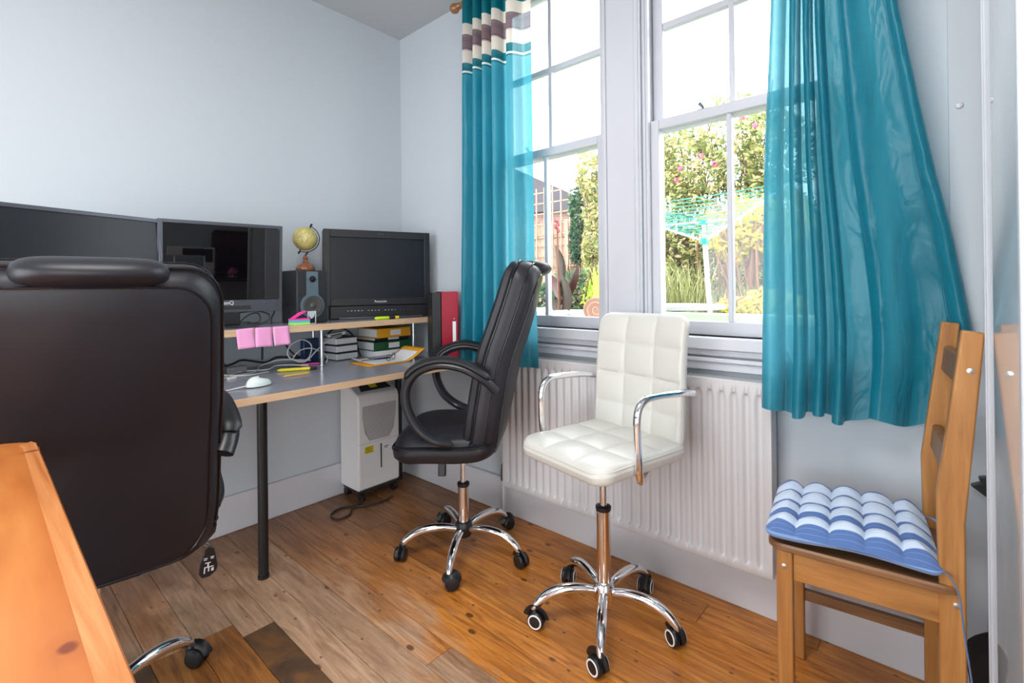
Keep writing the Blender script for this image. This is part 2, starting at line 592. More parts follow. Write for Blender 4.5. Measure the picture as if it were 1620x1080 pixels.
def cushion_mat():
    m, t, b = nt('blue_striped_cotton')
    tc = node(t, 'ShaderNodeTexCoord')
    xyz = node(t, 'ShaderNodeSeparateXYZ', {0: tc.outputs['Object']})
    y = xyz.outputs[1]
    # period 0.085: mid-blue band, pale band
    ph = mth(t, 'FRACT', mth(t, 'DIVIDE', mth(t, 'ADD', y, 1.0 + 0.017), 0.076))
    st = ramp(t, ph, [(0.0, (0.085, 0.165, 0.40)), (0.46, (0.085, 0.165, 0.40)), (0.48, (0.60, 0.70, 0.86)), (0.98, (0.60, 0.70, 0.86)), (1.0, (0.085, 0.165, 0.40))])
    fine = mth(t, 'FRACT', mth(t, 'DIVIDE', mth(t, 'ADD', y, 1.0), 0.0095))
    fn = mth(t, 'MULTIPLY', mth(t, 'LESS_THAN', fine, 0.14), 0.25)
    c = mixc(t, fn, st.outputs[0], (0.35, 0.46, 0.70))
    side = mth(t, 'LESS_THAN', xyz.outputs[2], 0.0)
    c = mixc(t, side, c, (0.20, 0.33, 0.60))
    t.links.new(c, b.inputs['Base Color'])
    b.inputs['Roughness'].default_value = 0.85
    b.inputs['Sheen Weight'].default_value = 0.2
    nz = node(t, 'ShaderNodeTexNoise', {'Vector': tc.outputs['Object'], 'Scale': 40.0, 'Detail': 4.0})
    bp = node(t, 'ShaderNodeBump', {'Height': nz.outputs['Fac'], 'Strength': 0.25, 'Distance': 0.01})
    t.links.new(bp.outputs[0], b.inputs['Normal'])
    return m


M_wall = pbr('pale_blue_wall_paint', (0.505, 0.542, 0.582), 0.62, var=0.015, scale=1.5, bump=0.03, bscale=120)
M_ceil = pbr('white_ceiling_paint', (0.47, 0.485, 0.50), 0.8, var=0.01)
M_trim = pbr('white_gloss_paint', (0.60, 0.59, 0.62), 0.30, var=0.02, bump=0.02, bscale=30)
M_frame = pbr('white_sash_paint', (0.57, 0.58, 0.63), 0.30, var=0.03, bump=0.04, bscale=25)
M_floor = floor_mat()
M_gap = pbr('dark_floor_gap', (0.03, 0.018, 0.012), 0.9)
M_leather = pbr('black_leather', (0.013, 0.0125, 0.018), 0.42, var=0.15, bump=0.14, bscale=9, spec=0.42)
M_pipe = pbr('black_piping', (0.01, 0.009, 0.012), 0.22)
M_blackpl = pbr('black_plastic', (0.009, 0.009, 0.011), 0.38, var=0.1)
M_armpl = pbr('black_arm_plastic', (0.02, 0.021, 0.026), 0.30, var=0.1)
M_chrome = pbr('chrome', (0.86, 0.87, 0.90), 0.06, 1.0, var=0.01)
M_brush = pbr('brushed_steel', (0.60, 0.61, 0.64), 0.28, 1.0, var=0.05, stretch=(20, 20, 1))
M_white = pbr('white_leather', (0.61, 0.60, 0.56), 0.36, var=0.02, bump=0.06, bscale=40)
M_rad = pbr('radiator_enamel', (0.60, 0.585, 0.60), 0.25, var=0.01)
M_curt = curtain_mat()
M_glass = glass_mat()
M_pine = wood('chair_pine', (0.27, 0.105, 0.024), (0.41, 0.175, 0.044), (0.52, 0.25, 0.075), axis=(12, 12, 1), scale=3.0, rough=0.42, coat=0.15)
M_pineh = wood('chair_pine_rail', (0.27, 0.105, 0.024), (0.42, 0.18, 0.045), (0.53, 0.26, 0.08), axis=(1, 12, 12), scale=3.0, rough=0.42, coat=0.15)
M_pined = wood('chair_pine_dark', (0.13, 0.055, 0.018), (0.21, 0.095, 0.035), (0.30, 0.14, 0.05), axis=(1, 12, 12), scale=3.0, rough=0.45, coat=0.1)
M_table = wood('orange_pine_table', (0.33, 0.085, 0.012), (0.50, 0.155, 0.032), (0.62, 0.235, 0.060), axis=(1, 7, 3), scale=1.8, rough=0.34, coat=0.25, knots=0)
M_tedge = wood('orange_pine_lipping', (0.34, 0.09, 0.015), (0.54, 0.20, 0.060), (0.68, 0.33, 0.13), axis=(1, 26, 10), scale=2.4, rough=0.38, coat=0.2)


def add_knots(m, spots):
    t = m.node_tree
    b = t.nodes['Principled BSDF']
    cur = b.inputs['Base Color'].links[0].from_socket
    tc = node(t, 'ShaderNodeTexCoord')
    nz = node(t, 'ShaderNodeTexNoise', {'Vector': tc.outputs['Object'], 'Scale': 40.0, 'Detail': 3.0})
    x = node(t, 'ShaderNodeSeparateXYZ', {0: tc.outputs['Object']})
    for kx, ky, ka, kb in spots:
        dx = mth(t, 'DIVIDE', mth(t, 'SUBTRACT', x.outputs[0], kx), ka)
        dy = mth(t, 'DIVIDE', mth(t, 'SUBTRACT', x.outputs[1], ky), kb)
        r = mth(t, 'ADD', mth(t, 'ADD', mth(t, 'MULTIPLY', dx, dx), mth(t, 'MULTIPLY', dy, dy)), mth(t, 'MULTIPLY', mth(t, 'SUBTRACT', nz.outputs['Fac'], 0.5), 1.6))
        k = ramp(t, r, [(0.35, (1, 1, 1)), (1.0, (0, 0, 0))]).outputs[0]
        cur = mixc(t, mth(t, 'MULTIPLY', k, 0.85), cur, (0.12, 0.02, 0.01))
        halo = ramp(t, mth(t, 'MULTIPLY', r, 0.12), [(0.1, (1, 1, 1)), (0.9, (0, 0, 0))]).outputs[0]
        cur = mixc(t, mth(t, 'MULTIPLY', halo, 0.22), cur, (0.30, 0.055, 0.012))
    t.links.new(cur, b.inputs['Base Color'])


add_knots(M_table, [(-1.165, 0.078, 0.007, 0.016), (-0.50, 0.052, 0.010, 0.007)])
add_knots(M_tedge, [(-1.165, 0.078, 0.006, 0.014)])
M_desk = pbr('grey_desk_laminate', (0.27, 0.275, 0.32), 0.20, var=0.04)
M_ply = wood('birch_ply_edge', (0.52, 0.33, 0.19), (0.68, 0.46, 0.28), (0.78, 0.56, 0.37), axis=(3, 3, 60), scale=1.5, rough=0.5, coat=0.0)
M_bezel = pbr('monitor_bezel', (0.011, 0.011, 0.014), 0.38)
M_silver = pbr('silver_bezel', (0.09, 0.095, 0.115), 0.3, 0.5)
M_scr = pbr('matt_screen', (0.007, 0.009, 0.014), 0.30, var=0.1, spec=0.45)
M_scrg = pbr('glossy_screen', (0.002, 0.002, 0.003), 0.02, var=0.1, spec=0.5)
M_whitepl = pbr('white_plastic', (0.74, 0.72, 0.72), 0.35, var=0.01)
M_cablew = pbr('white_cable', (0.70, 0.69, 0.68), 0.4)
M_cableb = pbr('black_cable', (0.02, 0.02, 0.022), 0.45)
M_ink = pbr('white_print', (0.75, 0.76, 0.78), 0.5)
M_dark = pbr('dark_print', (0.02, 0.02, 0.02), 0.5)
M_paper = pbr('white_paper', (0.78, 0.78, 0.80), 0.7, var=0.02)
M_card = pbr('orange_card_folder', (0.80, 0.36, 0.015), 0.5)
M_pink = pbr('pink_note_paper', (0.88, 0.36, 0.63), 0.6, var=0.05, scale=20)
M_lacq = pbr('white_gloss_lacquer', (0.60, 0.635, 0.67), 0.03, var=0.004, spec=0.14)
M_alu = pbr('aluminium_trim', (0.50, 0.53, 0.58), 0.35, 0.0)

# ================================================================== ROOM
XL, XR, YN, YF, ZC = -2.487, 1.75, -1.9, 1.80, 2.66
WT = 0.20
W1 = (-1.74, -1.055)
W2 = (-0.888, -0.235)
WZ = (0.935, 2.60)

# floor: individual boards inside one mesh
fb = MB()
rf = random.Random(11)
edges = [0.594, 0.692, 0.793, 0.905, 1.005, 1.107, 1.235, 1.36, 1.485, 1.609, 1.722, 1.86]
y = 0.594
while y > YN - 0.2:
    y -= rf.choice((0.105, 0.11, 0.118))
    edges.insert(0, y)
joints = {0.905: [-1.154, 0.9], 1.609: [-0.617], 1.107: [-0.05], 0.793: [-0.2], 1.36: [0.2], 1.235: [-2.0]}
for i in range(len(edges) - 1):
    y0, y1 = edges[i], edges[i + 1]
    js = sorted([XL - 0.2] + joints.get(round(y0, 3), [rf.uniform(-0.4, 1.2)]) + [XR + 0.1])
    if 0.58 < y0 < 0.6:
        js = [XL - 0.2, -1.700, XR + 0.1]
    elif y0 < 0.59 and y0 > -0.1:
        js = [XL - 0.2, -1.79 - 0.0 * i, 0.4, XR + 0.1]
    for a in range(len(js) - 1):
        tn = rf.random()
        pt = 0.0
        if 0.58 < y0 < 0.6 and a == 1:
            pt = 1.0
        elif y0 < 0.59 and y0 > -0.1 and a == 1:
            pt = 0.5 if y0 > 0.35 else 1.0
        g = 0.0009
        fb.box(js[a] + g, js[a + 1] - g, y0 + g, y1 - g, -0.022, 0.0, tone=(tn, pt, 0))
fl = struct(fb.build('floor', M_floor, tone=True, smooth=False), 'old varnished pine floorboards with knots and a worn grey track')
sb = MB()
sb.box(XL - 0.2, XR + 0.2, YN - 0.2, YF + 0.2, -0.12, -0.023)
struct(sb.build('floor_subfloor', M_gap, parent=fl, smooth=False))

mb = MB()
mb.box(XL - WT, XR + WT, YN - WT, YF + WT, ZC, ZC + 0.15)
struct(mb.build('ceiling', M_ceil, smooth=False), 'plain white ceiling')
mb = MB()
mb.box(XL - WT, XL, YN - WT, YF + WT, -0.1, ZC)
struct(mb.build('wall_left', M_wall, smooth=False), 'pale blue wall behind the desk')
RY0, RY1 = -1.70, -0.35  # unseen glazed opening, added to send daylight across to the desk wall
mb = MB()
for a_, b_, c_, d_ in ((YN - WT, RY0, -0.1, ZC), (RY1, YF + WT, -0.1, ZC), (RY0, RY1, 2.15, ZC)):
    mb.box(XR, XR + WT, a_, b_, c_, d_)
struct(mb.build('wall_right', M_wall, smooth=False))
d = thing('added_door_2', None, None, (XR, 0, 0), kind='structure')
mb = MB()
for yq in (RY0, RY1 - 0.05, (RY0 + RY1) / 2 - 0.025):
    mb.box(0.04, 0.09, yq, yq + 0.05, 0, 2.15)
mb.box(0.04, 0.09, RY0, RY1, 0, 0.10)
mb.box(0.04, 0.09, RY0, RY1, 2.07, 2.15)
mb.build('added_door_frame', M_frame, d, bevel=0.004)
for a_, b_ in ((RY0 + 0.05, (RY0 + RY1) / 2 - 0.025), ((RY0 + RY1) / 2 + 0.025, RY1 - 0.05)):
    mb = MB()
    mb.box(0.063, 0.067, a_, b_, 0.10, 2.07)
    mb.build('pane', M_glass, d, smooth=False)
mb = MB()
for x0, x1, z0, z1 in ((XL, W1[0], 0, ZC), (W1[1], W2[0], 0, ZC), (W2[1], XR, 0, ZC), (W1[0], W1[1], 0, WZ[0]), (W2[0], W2[1], 0, WZ[0]), (W1[0], W1[1], WZ[1], ZC), (W2[0], W2[1], WZ[1], ZC)):
    mb.box(x0, x1, YF, YF + WT, z0 if z0 else -0.1, z1)
struct(mb.build('wall_window', M_wall, smooth=False), 'pale blue wall with the two sash windows')
# near wall; unseen wide garden door opening added to let in daylight (behind the camera)
DX = (-2.05, 0.25)
DZ = 2.15
mb = MB()
for x0, x1, z0, z1 in ((XL, DX[0], -0.1, ZC), (DX[1], XR, -0.1, ZC), (DX[0], DX[1], DZ, ZC)):
    mb.box(x0, x1, YN - WT, YN, z0, z1)
struct(mb.build('wall_near', M_wall, smooth=False))
d = thing('added_door_1', None, None, (0, YN, 0), kind='structure')  # glazed doors filling the added daylight opening
mb = MB()
for x in (DX[0], DX[0] + 0.75, DX[1] - 0.80, DX[1] - 0.05):
    mb.box(x, x + 0.05, -0.09, -0.04, 0, DZ)
mb.box(DX[0], DX[1], -0.09, -0.04, 0, 0.12)
mb.box(DX[0], DX[1], -0.09, -0.04, DZ - 0.08, DZ)
mb.build('added_door_frame', M_frame, d, bevel=0.004)
for a, b in ((DX[0] + 0.05, DX[0] + 0.75), (DX[0] + 0.8, DX[1] - 0.8), (DX[1] - 0.75, DX[1] - 0.05)):
    mb = MB()
    mb.box(a, b, -0.067, -0.063, 0.12, DZ - 0.08)
    mb.build('pane', M_glass, d, smooth=False)

# baseboards
def board(name, x0, x1, y0, y1):
    mb = MB()
    mb.box(x0, x1, y0, y1, 0, 0.172)
    o = struct(mb.build(name, M_trim, bevel=0.004))
    return o


board('baseboard_left', XL, XL + 0.018, YN, YF)
board('baseboard_window', XL + 0.018, XR, YF - 0.018, YF)
board('baseboard_right', XR - 0.018, XR, RY1, YF - 0.018)

# pier mouldings + boxed panel right of the curtain
mb = MB()
mb.box(W1[1] - 0.002, W2[0] + 0.002, YF - 0.012, YF, WZ[0] + 0.01, ZC)
for x in (W1[1] + 0.004, W2[0] - 0.019):
    mb.box(x, x + 0.015, YF - 0.022, YF - 0.012, WZ[0] + 0.01, ZC)
struct(mb.build('trim_1', M_frame, bevel=0.003), 'white boxed pier between the two sash windows')
mb = MB()
mb.box(0.025, 0.60, YF - 0.03, YF, 0.172, ZC)
tr = struct(mb.build('trim_2', M_wall, bevel=0.002), 'pale boxed panel right of the curtain')
mb = MB()
Mx = Matrix.Translation((0.047, YF - 0.03, 1.595)) @ Matrix.Rotation(radians(90), 4, 'X')
mb.lathe([(0.0001, 0.006), (0.006, 0.005), (0.009, 0.002), (0.0095, 0.0)][::-1], 14, Mx)
mb.build('screw_cap', M_trim, tr)


def make_window(name, X0, X1, label):
    wn = thing(name, label, None, (0, 0, 0), kind='structure')
    zt, zb = WZ[1], WZ[0]
    zm = 1.766
    mb = MB()   # outer box frame
    mb.box(X0, X0 + 0.014, YF + 0.01, YF + 0.19, zb, zt)
    mb.box(X1 - 0.014, X1, YF + 0.01, YF + 0.19, zb, zt)
    mb.box(X0, X1, YF + 0.01, YF + 0.19, zt - 0.014, zt)
    mb.box(X0 + 0.014, X0 + 0.026, YF + 0.012, YF + 0.032, zb, zt)
    mb.box(X1 - 0.026, X1 - 0.014, YF + 0.012, YF + 0.032, zb, zt)
    mb.build('window_frame', M_frame, wn, bevel=0.003)
    a, b = X0 + 0.016, X1 - 0.016
    s = 0.042
    mb = MB()   # lower sash (inner)
    y0, y1 = YF + 0.036, YF + 0.076
    mb.box(a, a + s, y0, y1, zb, zm + 0.018)
    mb.box(b - s, b, y0, y1, zb, zm + 0.018)
    mb.box(a + s, b - s, y0, y1, zb, zb + 0.052)
    mb.box(a + s, b - s, y0, y1, zm - 0.022, zm + 0.018)
    mb.build('lower_sash', M_frame, wn, bevel=0.004)
    c = (a + b) / 2 - 0.004
    mb = MB()
    mb.box(c - 0.009, c + 0.009, y0 + 0.004, y1 - 0.004, zb + 0.052, zm - 0.022)
    mb.build('glazing_bar', M_frame, wn, bevel=0.003)
    for p, q in ((a + s, c - 0.009), (c + 0.009, b - s)):
        mb = MB()
        mb.box(p, q, y0 + 0.019, y0 + 0.023, zb + 0.052, zm - 0.022)
        mb.build('pane', M_glass, wn, smooth=False)
    mb = MB()   # upper sash (outer)
    y0, y1 = YF + 0.080, YF + 0.120
    mb.box(a, a + s, y0, y1, zm - 0.02, zt - 0.014)
    mb.box(b - s, b, y0, y1, zm - 0.02, zt - 0.014)
    mb.box(a + s, b - s, y0, y1, zm - 0.02, zm + 0.018)
    mb.box(a + s, b - s, y0, y1, zt - 0.06, zt - 0.014)
    mb.build('upper_sash', M_frame, wn, bevel=0.004)
    zq = 2.175
    mb = MB()
    mb.box(c - 0.010, c + 0.010, y0 + 0.004, y1 - 0.004, zm + 0.018, zt - 0.06)
    mb.build('glazing_bar', M_frame, wn, bevel=0.003)
    mb = MB()
    mb.box(a + s, b - s, y0 + 0.005, y1 - 0.005, zq - 0.013, zq + 0.013)
    mb.build('glazing_bar', M_frame, wn, bevel=0.003)
    for p, q in ((a + s, c - 0.01), (c + 0.01, b - s)):
        for u, v in ((zm + 0.018, zq - 0.013), (zq + 0.013, zt - 0.06)):
            mb = MB()
            mb.box(p, q, y0 + 0.019, y0 + 0.023, u, v)
            mb.build('pane', M_glass, wn, smooth=False)
    mb = MB()   # little fitch catch on the meeting rail
    xk = a + 0.21
    mb.tube([(xk, YF + 0.056, zm + 0.018), (xk, YF + 0.056, zm + 0.030), (xk - 0.012, YF + 0.05, zm + 0.046)], [0.006, 0.005, 0.007], 10)
    mb.box(xk - 0.02, xk + 0.02, YF + 0.044, YF + 0.068, zm + 0.017, zm + 0.022)
    mb.build('sash_catch', M_silver, wn, bevel=0.001)
    mb = MB()
    mb.box(X0 + 0.0145, X0 + 0.017, YF + 0.037, YF + 0.055, zm + 0.22, zm + 0.285)
    mb.build('pulley_plate', M_frame, wn)
    # apron and sill mouldings
    return wn


make_window('window_1', W1[0], W1[1], 'left sash window, half covered by the striped curtain')
make_window('window_2', W2[0], W2[1], 'right sash window looking onto the clothes airer')
mb = MB()
mb.box(-1.80, -0.16, YF - 0.045, YF + 0.19, 0.892, 0.935)
mb.box(-1.78, -0.18, YF - 0.022, YF, 0.868, 0.892)
mb.box(-1.77, -0.19, YF - 0.032, YF, 0.846, 0.862)
mb.box(-1.77, -0.19, YF - 0.020, YF, 0.815, 0.846)
struct(mb.build('trim_3', M_frame, bevel=0.004), 'white moulded window sill above the radiator')

# ================================================================== RADIATOR
rd = thing('radiator', 'long white panel radiator with vertical flutes under the windows', 'radiator', (0, 0, 0))
mb = MB()
RX0, RX1, RZ0, RZ1, RY = -1.571, -0.405, 0.170, 0.800, 1.702
nf = 29
pitch = (RX1 - RX0 - 0.03) / nf
nx = nf * 8 + 1
zs = [RZ0, RZ0 + 0.006, RZ0 + 0.030, RZ0 + 0.036, RZ0 + 0.042, RZ0 + 0.050, RZ0 + 0.060, RZ0 + 0.2, 0.45, RZ1 - 0.2, RZ1 - 0.065, RZ1 - 0.055, RZ1 - 0.047, RZ1 - 0.041, RZ1 - 0.035, RZ1 - 0.008, RZ1 - 0.002, RZ1]


def rp(i, j):
    x = RX0 + 0.015 + pitch * i / 8
    if i == 0:
        x = RX0
    if i == nx - 1:
        x = RX1
    z = zs[j]
    fr = (i % 8) / 8
    e = min((z - RZ0 - 0.030) / 0.03, (RZ1 - 0.035 - z) / 0.03, 1)
    e = max(e, 0)
    wdt = 0.30 * sqrt(max(0, 1 - (1 - e) ** 2))
    dd = abs(fr - 0.5)
    g = 0
    if wdt > 0.001 and dd < wdt:
        g = 0.012 * cos(dd / wdt * pi / 2) ** 0.6
    edge = 0.006 if j in (0, len(zs) - 1) else 0
    return (x, RY + g + edge, z)


mb.grid(rp, nx, len(zs))
mb.build('front_panel', M_rad, rd, angle=50)
mb = MB()
mb.box(RX0, RX1, RY + 0.012, RY + 0.020, RZ0 + 0.004, RZ1 - 0.004)
mb.box(RX0, RX1, RY + 0.054, RY + 0.062, RZ0 + 0.004, RZ1 - 0.004)
mb.box(RX0 - 0.001, RX0 + 0.004, RY + 0.004, RY + 0.064, RZ0 + 0.01, RZ1)
mb.box(RX1 - 0.004, RX1 + 0.001, RY + 0.004, RY + 0.064, RZ0 + 0.01, RZ1)
mb.box(RX0, RX1, RY + 0.004, RY + 0.064, RZ1 - 0.003, RZ1 + 0.002)
mb.build('casing', M_rad, rd, bevel=0.002)
mb = MB()
mb.tube([(RX0 + 0.002, RY + 0.035, 0.205), (RX0 - 0.028, RY + 0.035, 0.205)], 0.011, 12)
mb.tube([(RX0 - 0.028, RY + 0.035, 0.185), (RX0 - 0.028, RY + 0.035, 0.235)], 0.014, 12)
mb.tube([(RX0 - 0.028, RY + 0.035, 0.235), (RX0 - 0.028, RY + 0.035, 0.262)], 0.010, 8)
mb.build('valve', pbr('brass_valve', (0.25, 0.22, 0.2), 0.35, 0.9, var=0.4, scale=60), rd)
mb = MB()
mb.tube([(RX0 - 0.028, RY + 0.035, 0.187), (RX0 - 0.028, RY + 0.035, 0.0)], 0.008, 12)
mb.tube([(RX0 - 0.028, RY + 0.035, 0.012), (RX0 - 0.028, RY + 0.035, 0.0)], 0.018, 12)
mb.build('pipe', M_rad, rd)
for bx_ in (RX0 + 0.15, RX1 - 0.15):
    for bz_ in (0.3, 0.7):
        mb = MB()
        mb.tube([(bx_, RY + 0.061, bz_), (bx_, YF - 0.019, bz_)], 0.012, 8)
        mb.build('bracket', M_rad, rd)

# ================================================================== CURTAINS
mb = MB()
ROD_Y, ROD_Z = 1.665, 2.545
mb.tube([(-1.80, ROD_Y, ROD_Z), (0.06, ROD_Y, ROD_Z)], 0.014, 16)
rod = thing('curtain_rod', 'brown wooden curtain pole with a round finial', 'curtain rod')
M_rod = wood('rod_wood', (0.16, 0.06, 0.015), (0.27, 0.11, 0.03), (0.36, 0.17, 0.05), axis=(1, 8, 8), rough=0.3, coat=0.5)
mb.build('pole', M_rod, rod)
for sx, x in ((-1, -1.80), (1, 0.06)):
    mb = MB()
    Mx = Matrix.Translation((x, ROD_Y, ROD_Z)) @ Matrix.Rotation(radians(90) * sx, 4, 'Y')
    mb.lathe([(0.014, -0.01), (0.018, 0.0), (0.011, 0.008), (0.013, 0.012)] + [(0.0255 * sin(a), 0.034 - 0.0255 * cos(a)) for a in [radians(q) for q in range(35, 180, 15)]] + [(0.0005, 0.0595)], 20, Mx)
    mb.build('finial', M_rod, rod)
for x in (-1.74, 0.0):
    mb = MB()
    mb.tube([(x, ROD_Y, ROD_Z), (x, YF, ROD_Z)], 0.009, 10)
    mb.tube([(x, YF - 0.008, ROD_Z), (x, YF, ROD_Z)], 0.026, 16)
    mb.build('bracket', M_rod, rod)


def make_curtain(label, xl, xr, z0, z1, folds, amp, ampb, yoff, wave, nz=60, nu=200):
    """xl, xr: functions of z; folds: cumulative phase function of s"""
    mb = MB()

    def P(i, j):
        s = i / (nu - 1)
        k = j / (nz - 1)
        z = z0 + (z1 - z0) * k
        a, b = xl(z), xr(z)
        x = a + (b - a) * s
        A = amp(s, z)
        ph = folds(s)
        yy = ROD_Y + yoff(s, z) + A * sin(ph) + 0.25 * A * sin(ph * 2 + 0.7 + (z * 0.5))
        x += -0.35 * A * sin(2 * ph) * 0.6
        zz = z if j else z0 + wave(s) * 1.0
        if j and k < 0.12:
            zz = z + wave(s) * (1 - k / 0.12)
        return (x, yy, zz)
    mb.grid(P, nu, nz)
    o = mb.build('curtain', M_curt, angle=180)
    tag(o, label, 'curtain')
    # hem stitch
    return o


def warp(pts):
    def f(s):
        for (a, pa), (b, pb) in zip(pts, pts[1:]):
            if s <= b:
                q = (s - a) / (b - a)
                return 2 * pi * (pa + (pb - pa) * q)
        return 2 * pi * pts[-1][1]
    return f


def lin(zz, pts):
    if zz <= pts[0][0]:
        return pts[0][1]
    for (a, va), (b, vb) in zip(pts, pts[1:]):
        if zz <= b:
            q = (zz - a) / (b - a)
            return va + (vb - va) * q
    return pts[-1][1]


make_curtain('teal curtain with cream and mauve stripes at its top, beside the corner of the room',
             lambda z: lin(z, [(0.6, -1.835), (0.98, -1.815), (1.5, -1.795), (2.6, -1.77)]),
             lambda z: lin(z, [(0.6, -1.33), (1.27, -1.352), (2.6, -1.362)]),
             0.765, 2.60,
             warp([(0, 0.25), (0.17, 1.0), (0.32, 2.0), (0.47, 3.0), (0.62, 4.0), (0.8, 4.75), (1.0, 5.3)]),
             lambda s, z: 0.034 - 0.012 * max(0, s - 0.6),
             0.03, lambda s, z: 0.0 + 0.012 * (s > 0.62) * 0, lambda s: 0.004 * sin(s * 18))
make_curtain('long plain teal curtain flaring out to the right over the wooden chair',
             lambda z: lin(z, [(0.7, -0.412), (1.5, -0.395), (1.95, -0.372), (2.6, -0.34)]),
             lambda z: lin(z, [(0.70, 0.045), (0.90, 0.066), (0.99, 0.066), (1.10, 0.052), (1.27, 0.026), (1.43, -0.005), (1.62, -0.035), (1.85, -0.07), (2.0, -0.085), (2.6, -0.11)]),
             0.735, 2.60,
             warp([(0, 0.6), (0.10, 1.0), (0.235, 2.0), (0.34, 3.0), (0.44, 4.0), (0.62, 4.7), (0.86, 5.2), (1.0, 6.0)]),
             lambda s, z: (0.036 if s < 0.48 else max(0.010, 0.036 - 0.08 * (s - 0.48))) + (0.008 * (s > 0.9)),
             0.03, lambda s, z: 0.075 * max(0, min(1, (s - 0.45) / 0.3)) * max(0, min(1, (1.5 - z) / 0.4)), lambda s: 0.009 * sin(s * 22 + 1) - 0.004, nz=80, nu=240)

# ================================================================== GLOSSY CUPBOARD AT RIGHT
cb = thing('cupboard', 'tall glossy white cupboard at the right edge, reflecting the pine chair', 'cupboard', (0, 0, 0))
CX, CY0, CY1 = 0.075, 0.835, 1.405
mb = MB()
mb.box(CX + 0.024, CX + 0.50, CY0 - 0.004, CY1 - 0.004, 0.0, 2.40)
mb.build('body', pbr('white_carcass', (0.66, 0.66, 0.67), 0.35), cb, bevel=0.002)
mb = MB()
mb.box(CX + 0.002, CX + 0.022, CY0 + 0.020, CY1 - 0.022, 0.03, 2.38)
dr = mb.build('door', M_lacq, cb, smooth=False)
mb = MB()
mb.box(CX - 0.002, CX + 0.022, CY1 - 0.021, CY1, 0.03, 2.38)
mb.box(CX - 0.0045, CX + 0.0, CY1 - 0.014, CY1 - 0.006, 0.03, 2.38)
mb.box(CX - 0.002, CX + 0.022, CY0, CY0 + 0.019, 0.03, 2.38)
mb.build('edge_trim', M_alu, cb, bevel=0.0015)

# black bag on the floor and black thing hanging behind the chair
mb = MB()
def bagmap(u, v, d):
    return Vector((u * (1 + 0.15 * sin(v * 9)), d, v + 0.15))
pillow(mb, 0.20, 0.28, 0.07, [(-0.055, 0.04), (-0.045, 0.015), (0.0, 0), (0.045, 0.015), (0.055, 0.04)], bagmap, 0.02, 0.02)
o = mb.build('bag', pbr('black_fabric', (0.014, 0.012, 0.014), 0.9, var=0.2), None)
o.location = (0.148, 1.62, -0.005)
tag(o, 'black fabric bag on the floor behind the pine chair', 'bag')
mb = MB()
mb.prism([(-0.05, -0.012), (-0.03, 0.0), (-0.035, 0.012), (-0.015, 0.018), (-0.012, 0.035), (0.08, 0.05), (0.08, -0.04), (-0.02, -0.035)], lambda u, v, d: Vector((u, d, v)), -0.01, 0.01)
o = mb.build('wall_bracket', M_blackpl, None, smooth=False, bevel=0.002)
o.location = (0.108, 1.755, 0.60)
tag(o, 'small black pointed bracket against the wall beside the cupboard edge', 'bracket')

# ================================================================== DESK
dk = thing('desk', 'long grey-topped desk with birch ply edge and black tubular leg', 'desk', (0, 0, 0))
DT = 0.755
DXF = -1.77
mb = MB()
mb.box(XL + 0.004, DXF - 0.003, -0.55, 1.775, DT - 0.026, DT)
mb.build('desktop', M_desk, dk, smooth=False)
mb = MB()
mb.box(DXF - 0.003, DXF, -0.55, 1.775, DT - 0.026, DT)
mb.build('ply_edge', M_ply, dk, smooth=False)
for x, yv in ((-1.99, 0.772), (-1.99, -0.45)):
    mb = MB()
    mb.tube([(x, yv, 0.0), (x, yv, DT - 0.026)], 0.0185, 20)
    mb.tube([(x, yv, 0.0), (x, yv, 0.012)], 0.021, 20)
    mb.tube([(x, yv, DT - 0.032), (x, yv, DT - 0.026)], 0.045, 20)
    mb.build('leg', M_blackpl, dk)
for x, yv in ((-2.40, 1.70), (-2.40, -0.45)):
    mb = MB()
    mb.tube([(x, yv, 0.0), (x, yv, DT - 0.026)], 0.0185, 20)
    mb.build('leg', M_blackpl, dk)

sf = thing('desk_shelf', 'raised grey monitor shelf with birch ply edge on chrome posts above the desk', 'shelf', (0, 0, 0))
SX, SZ = -2.12, 0.965
mb = MB()
mb.box(XL + 0.004, SX - 0.003, -0.55, 1.775, SZ - 0.029, SZ)
mb.build('shelf_board', M_desk, sf, smooth=False)
mb = MB()
mb.box(SX - 0.003, SX, -0.55, 1.775, SZ - 0.029, SZ)
mb.build('ply_edge', M_ply, sf, smooth=False)
for x, yv in ((-2.25, 1.153), (-2.43, 1.20), (-2.25, 1.70), (-2.43, 1.70), (-2.25, -0.1), (-2.43, -0.1)):
    mb = MB()
    mb.tube([(x, yv, DT), (x, yv, SZ - 0.029)], 0.0095 if x > -2.3 else 0.007, 16)
    mb.tube([(x, yv, DT), (x, yv, DT + 0.004)], 0.014, 16)
    mb.build('post', M_brush, sf)

# ------------------------------------------------------------------ monitors


def text(body, size, mat, parent, M, ext=0.0004, align='CENTER'):
    cu = bpy.data.curves.new('lettering', 'FONT')
    cu.body = body
    cu.size = size
    cu.extrude = ext
    cu.align_x = align
    cu.align_y = 'CENTER'
    cu.materials.append(mat)
    tmp = bpy.data.objects.new('lettering_curve', cu)
    me = bpy.data.meshes.new_from_object(tmp)
    bpy.data.objects.remove(tmp)
    bpy.data.curves.remove(cu)
    o = bpy.data.objects.new('lettering', me)
    col.objects.link(o)
    o.parent = parent
    o.matrix_local = M
    return o


def face_M(x, y, z):
    """text plane whose normal is +x, text running along +y"""
    return Matrix(((0, 0, 1, x), (1, 0, 0, y), (0, 1, 0, z), (0, 0, 0, 1)))


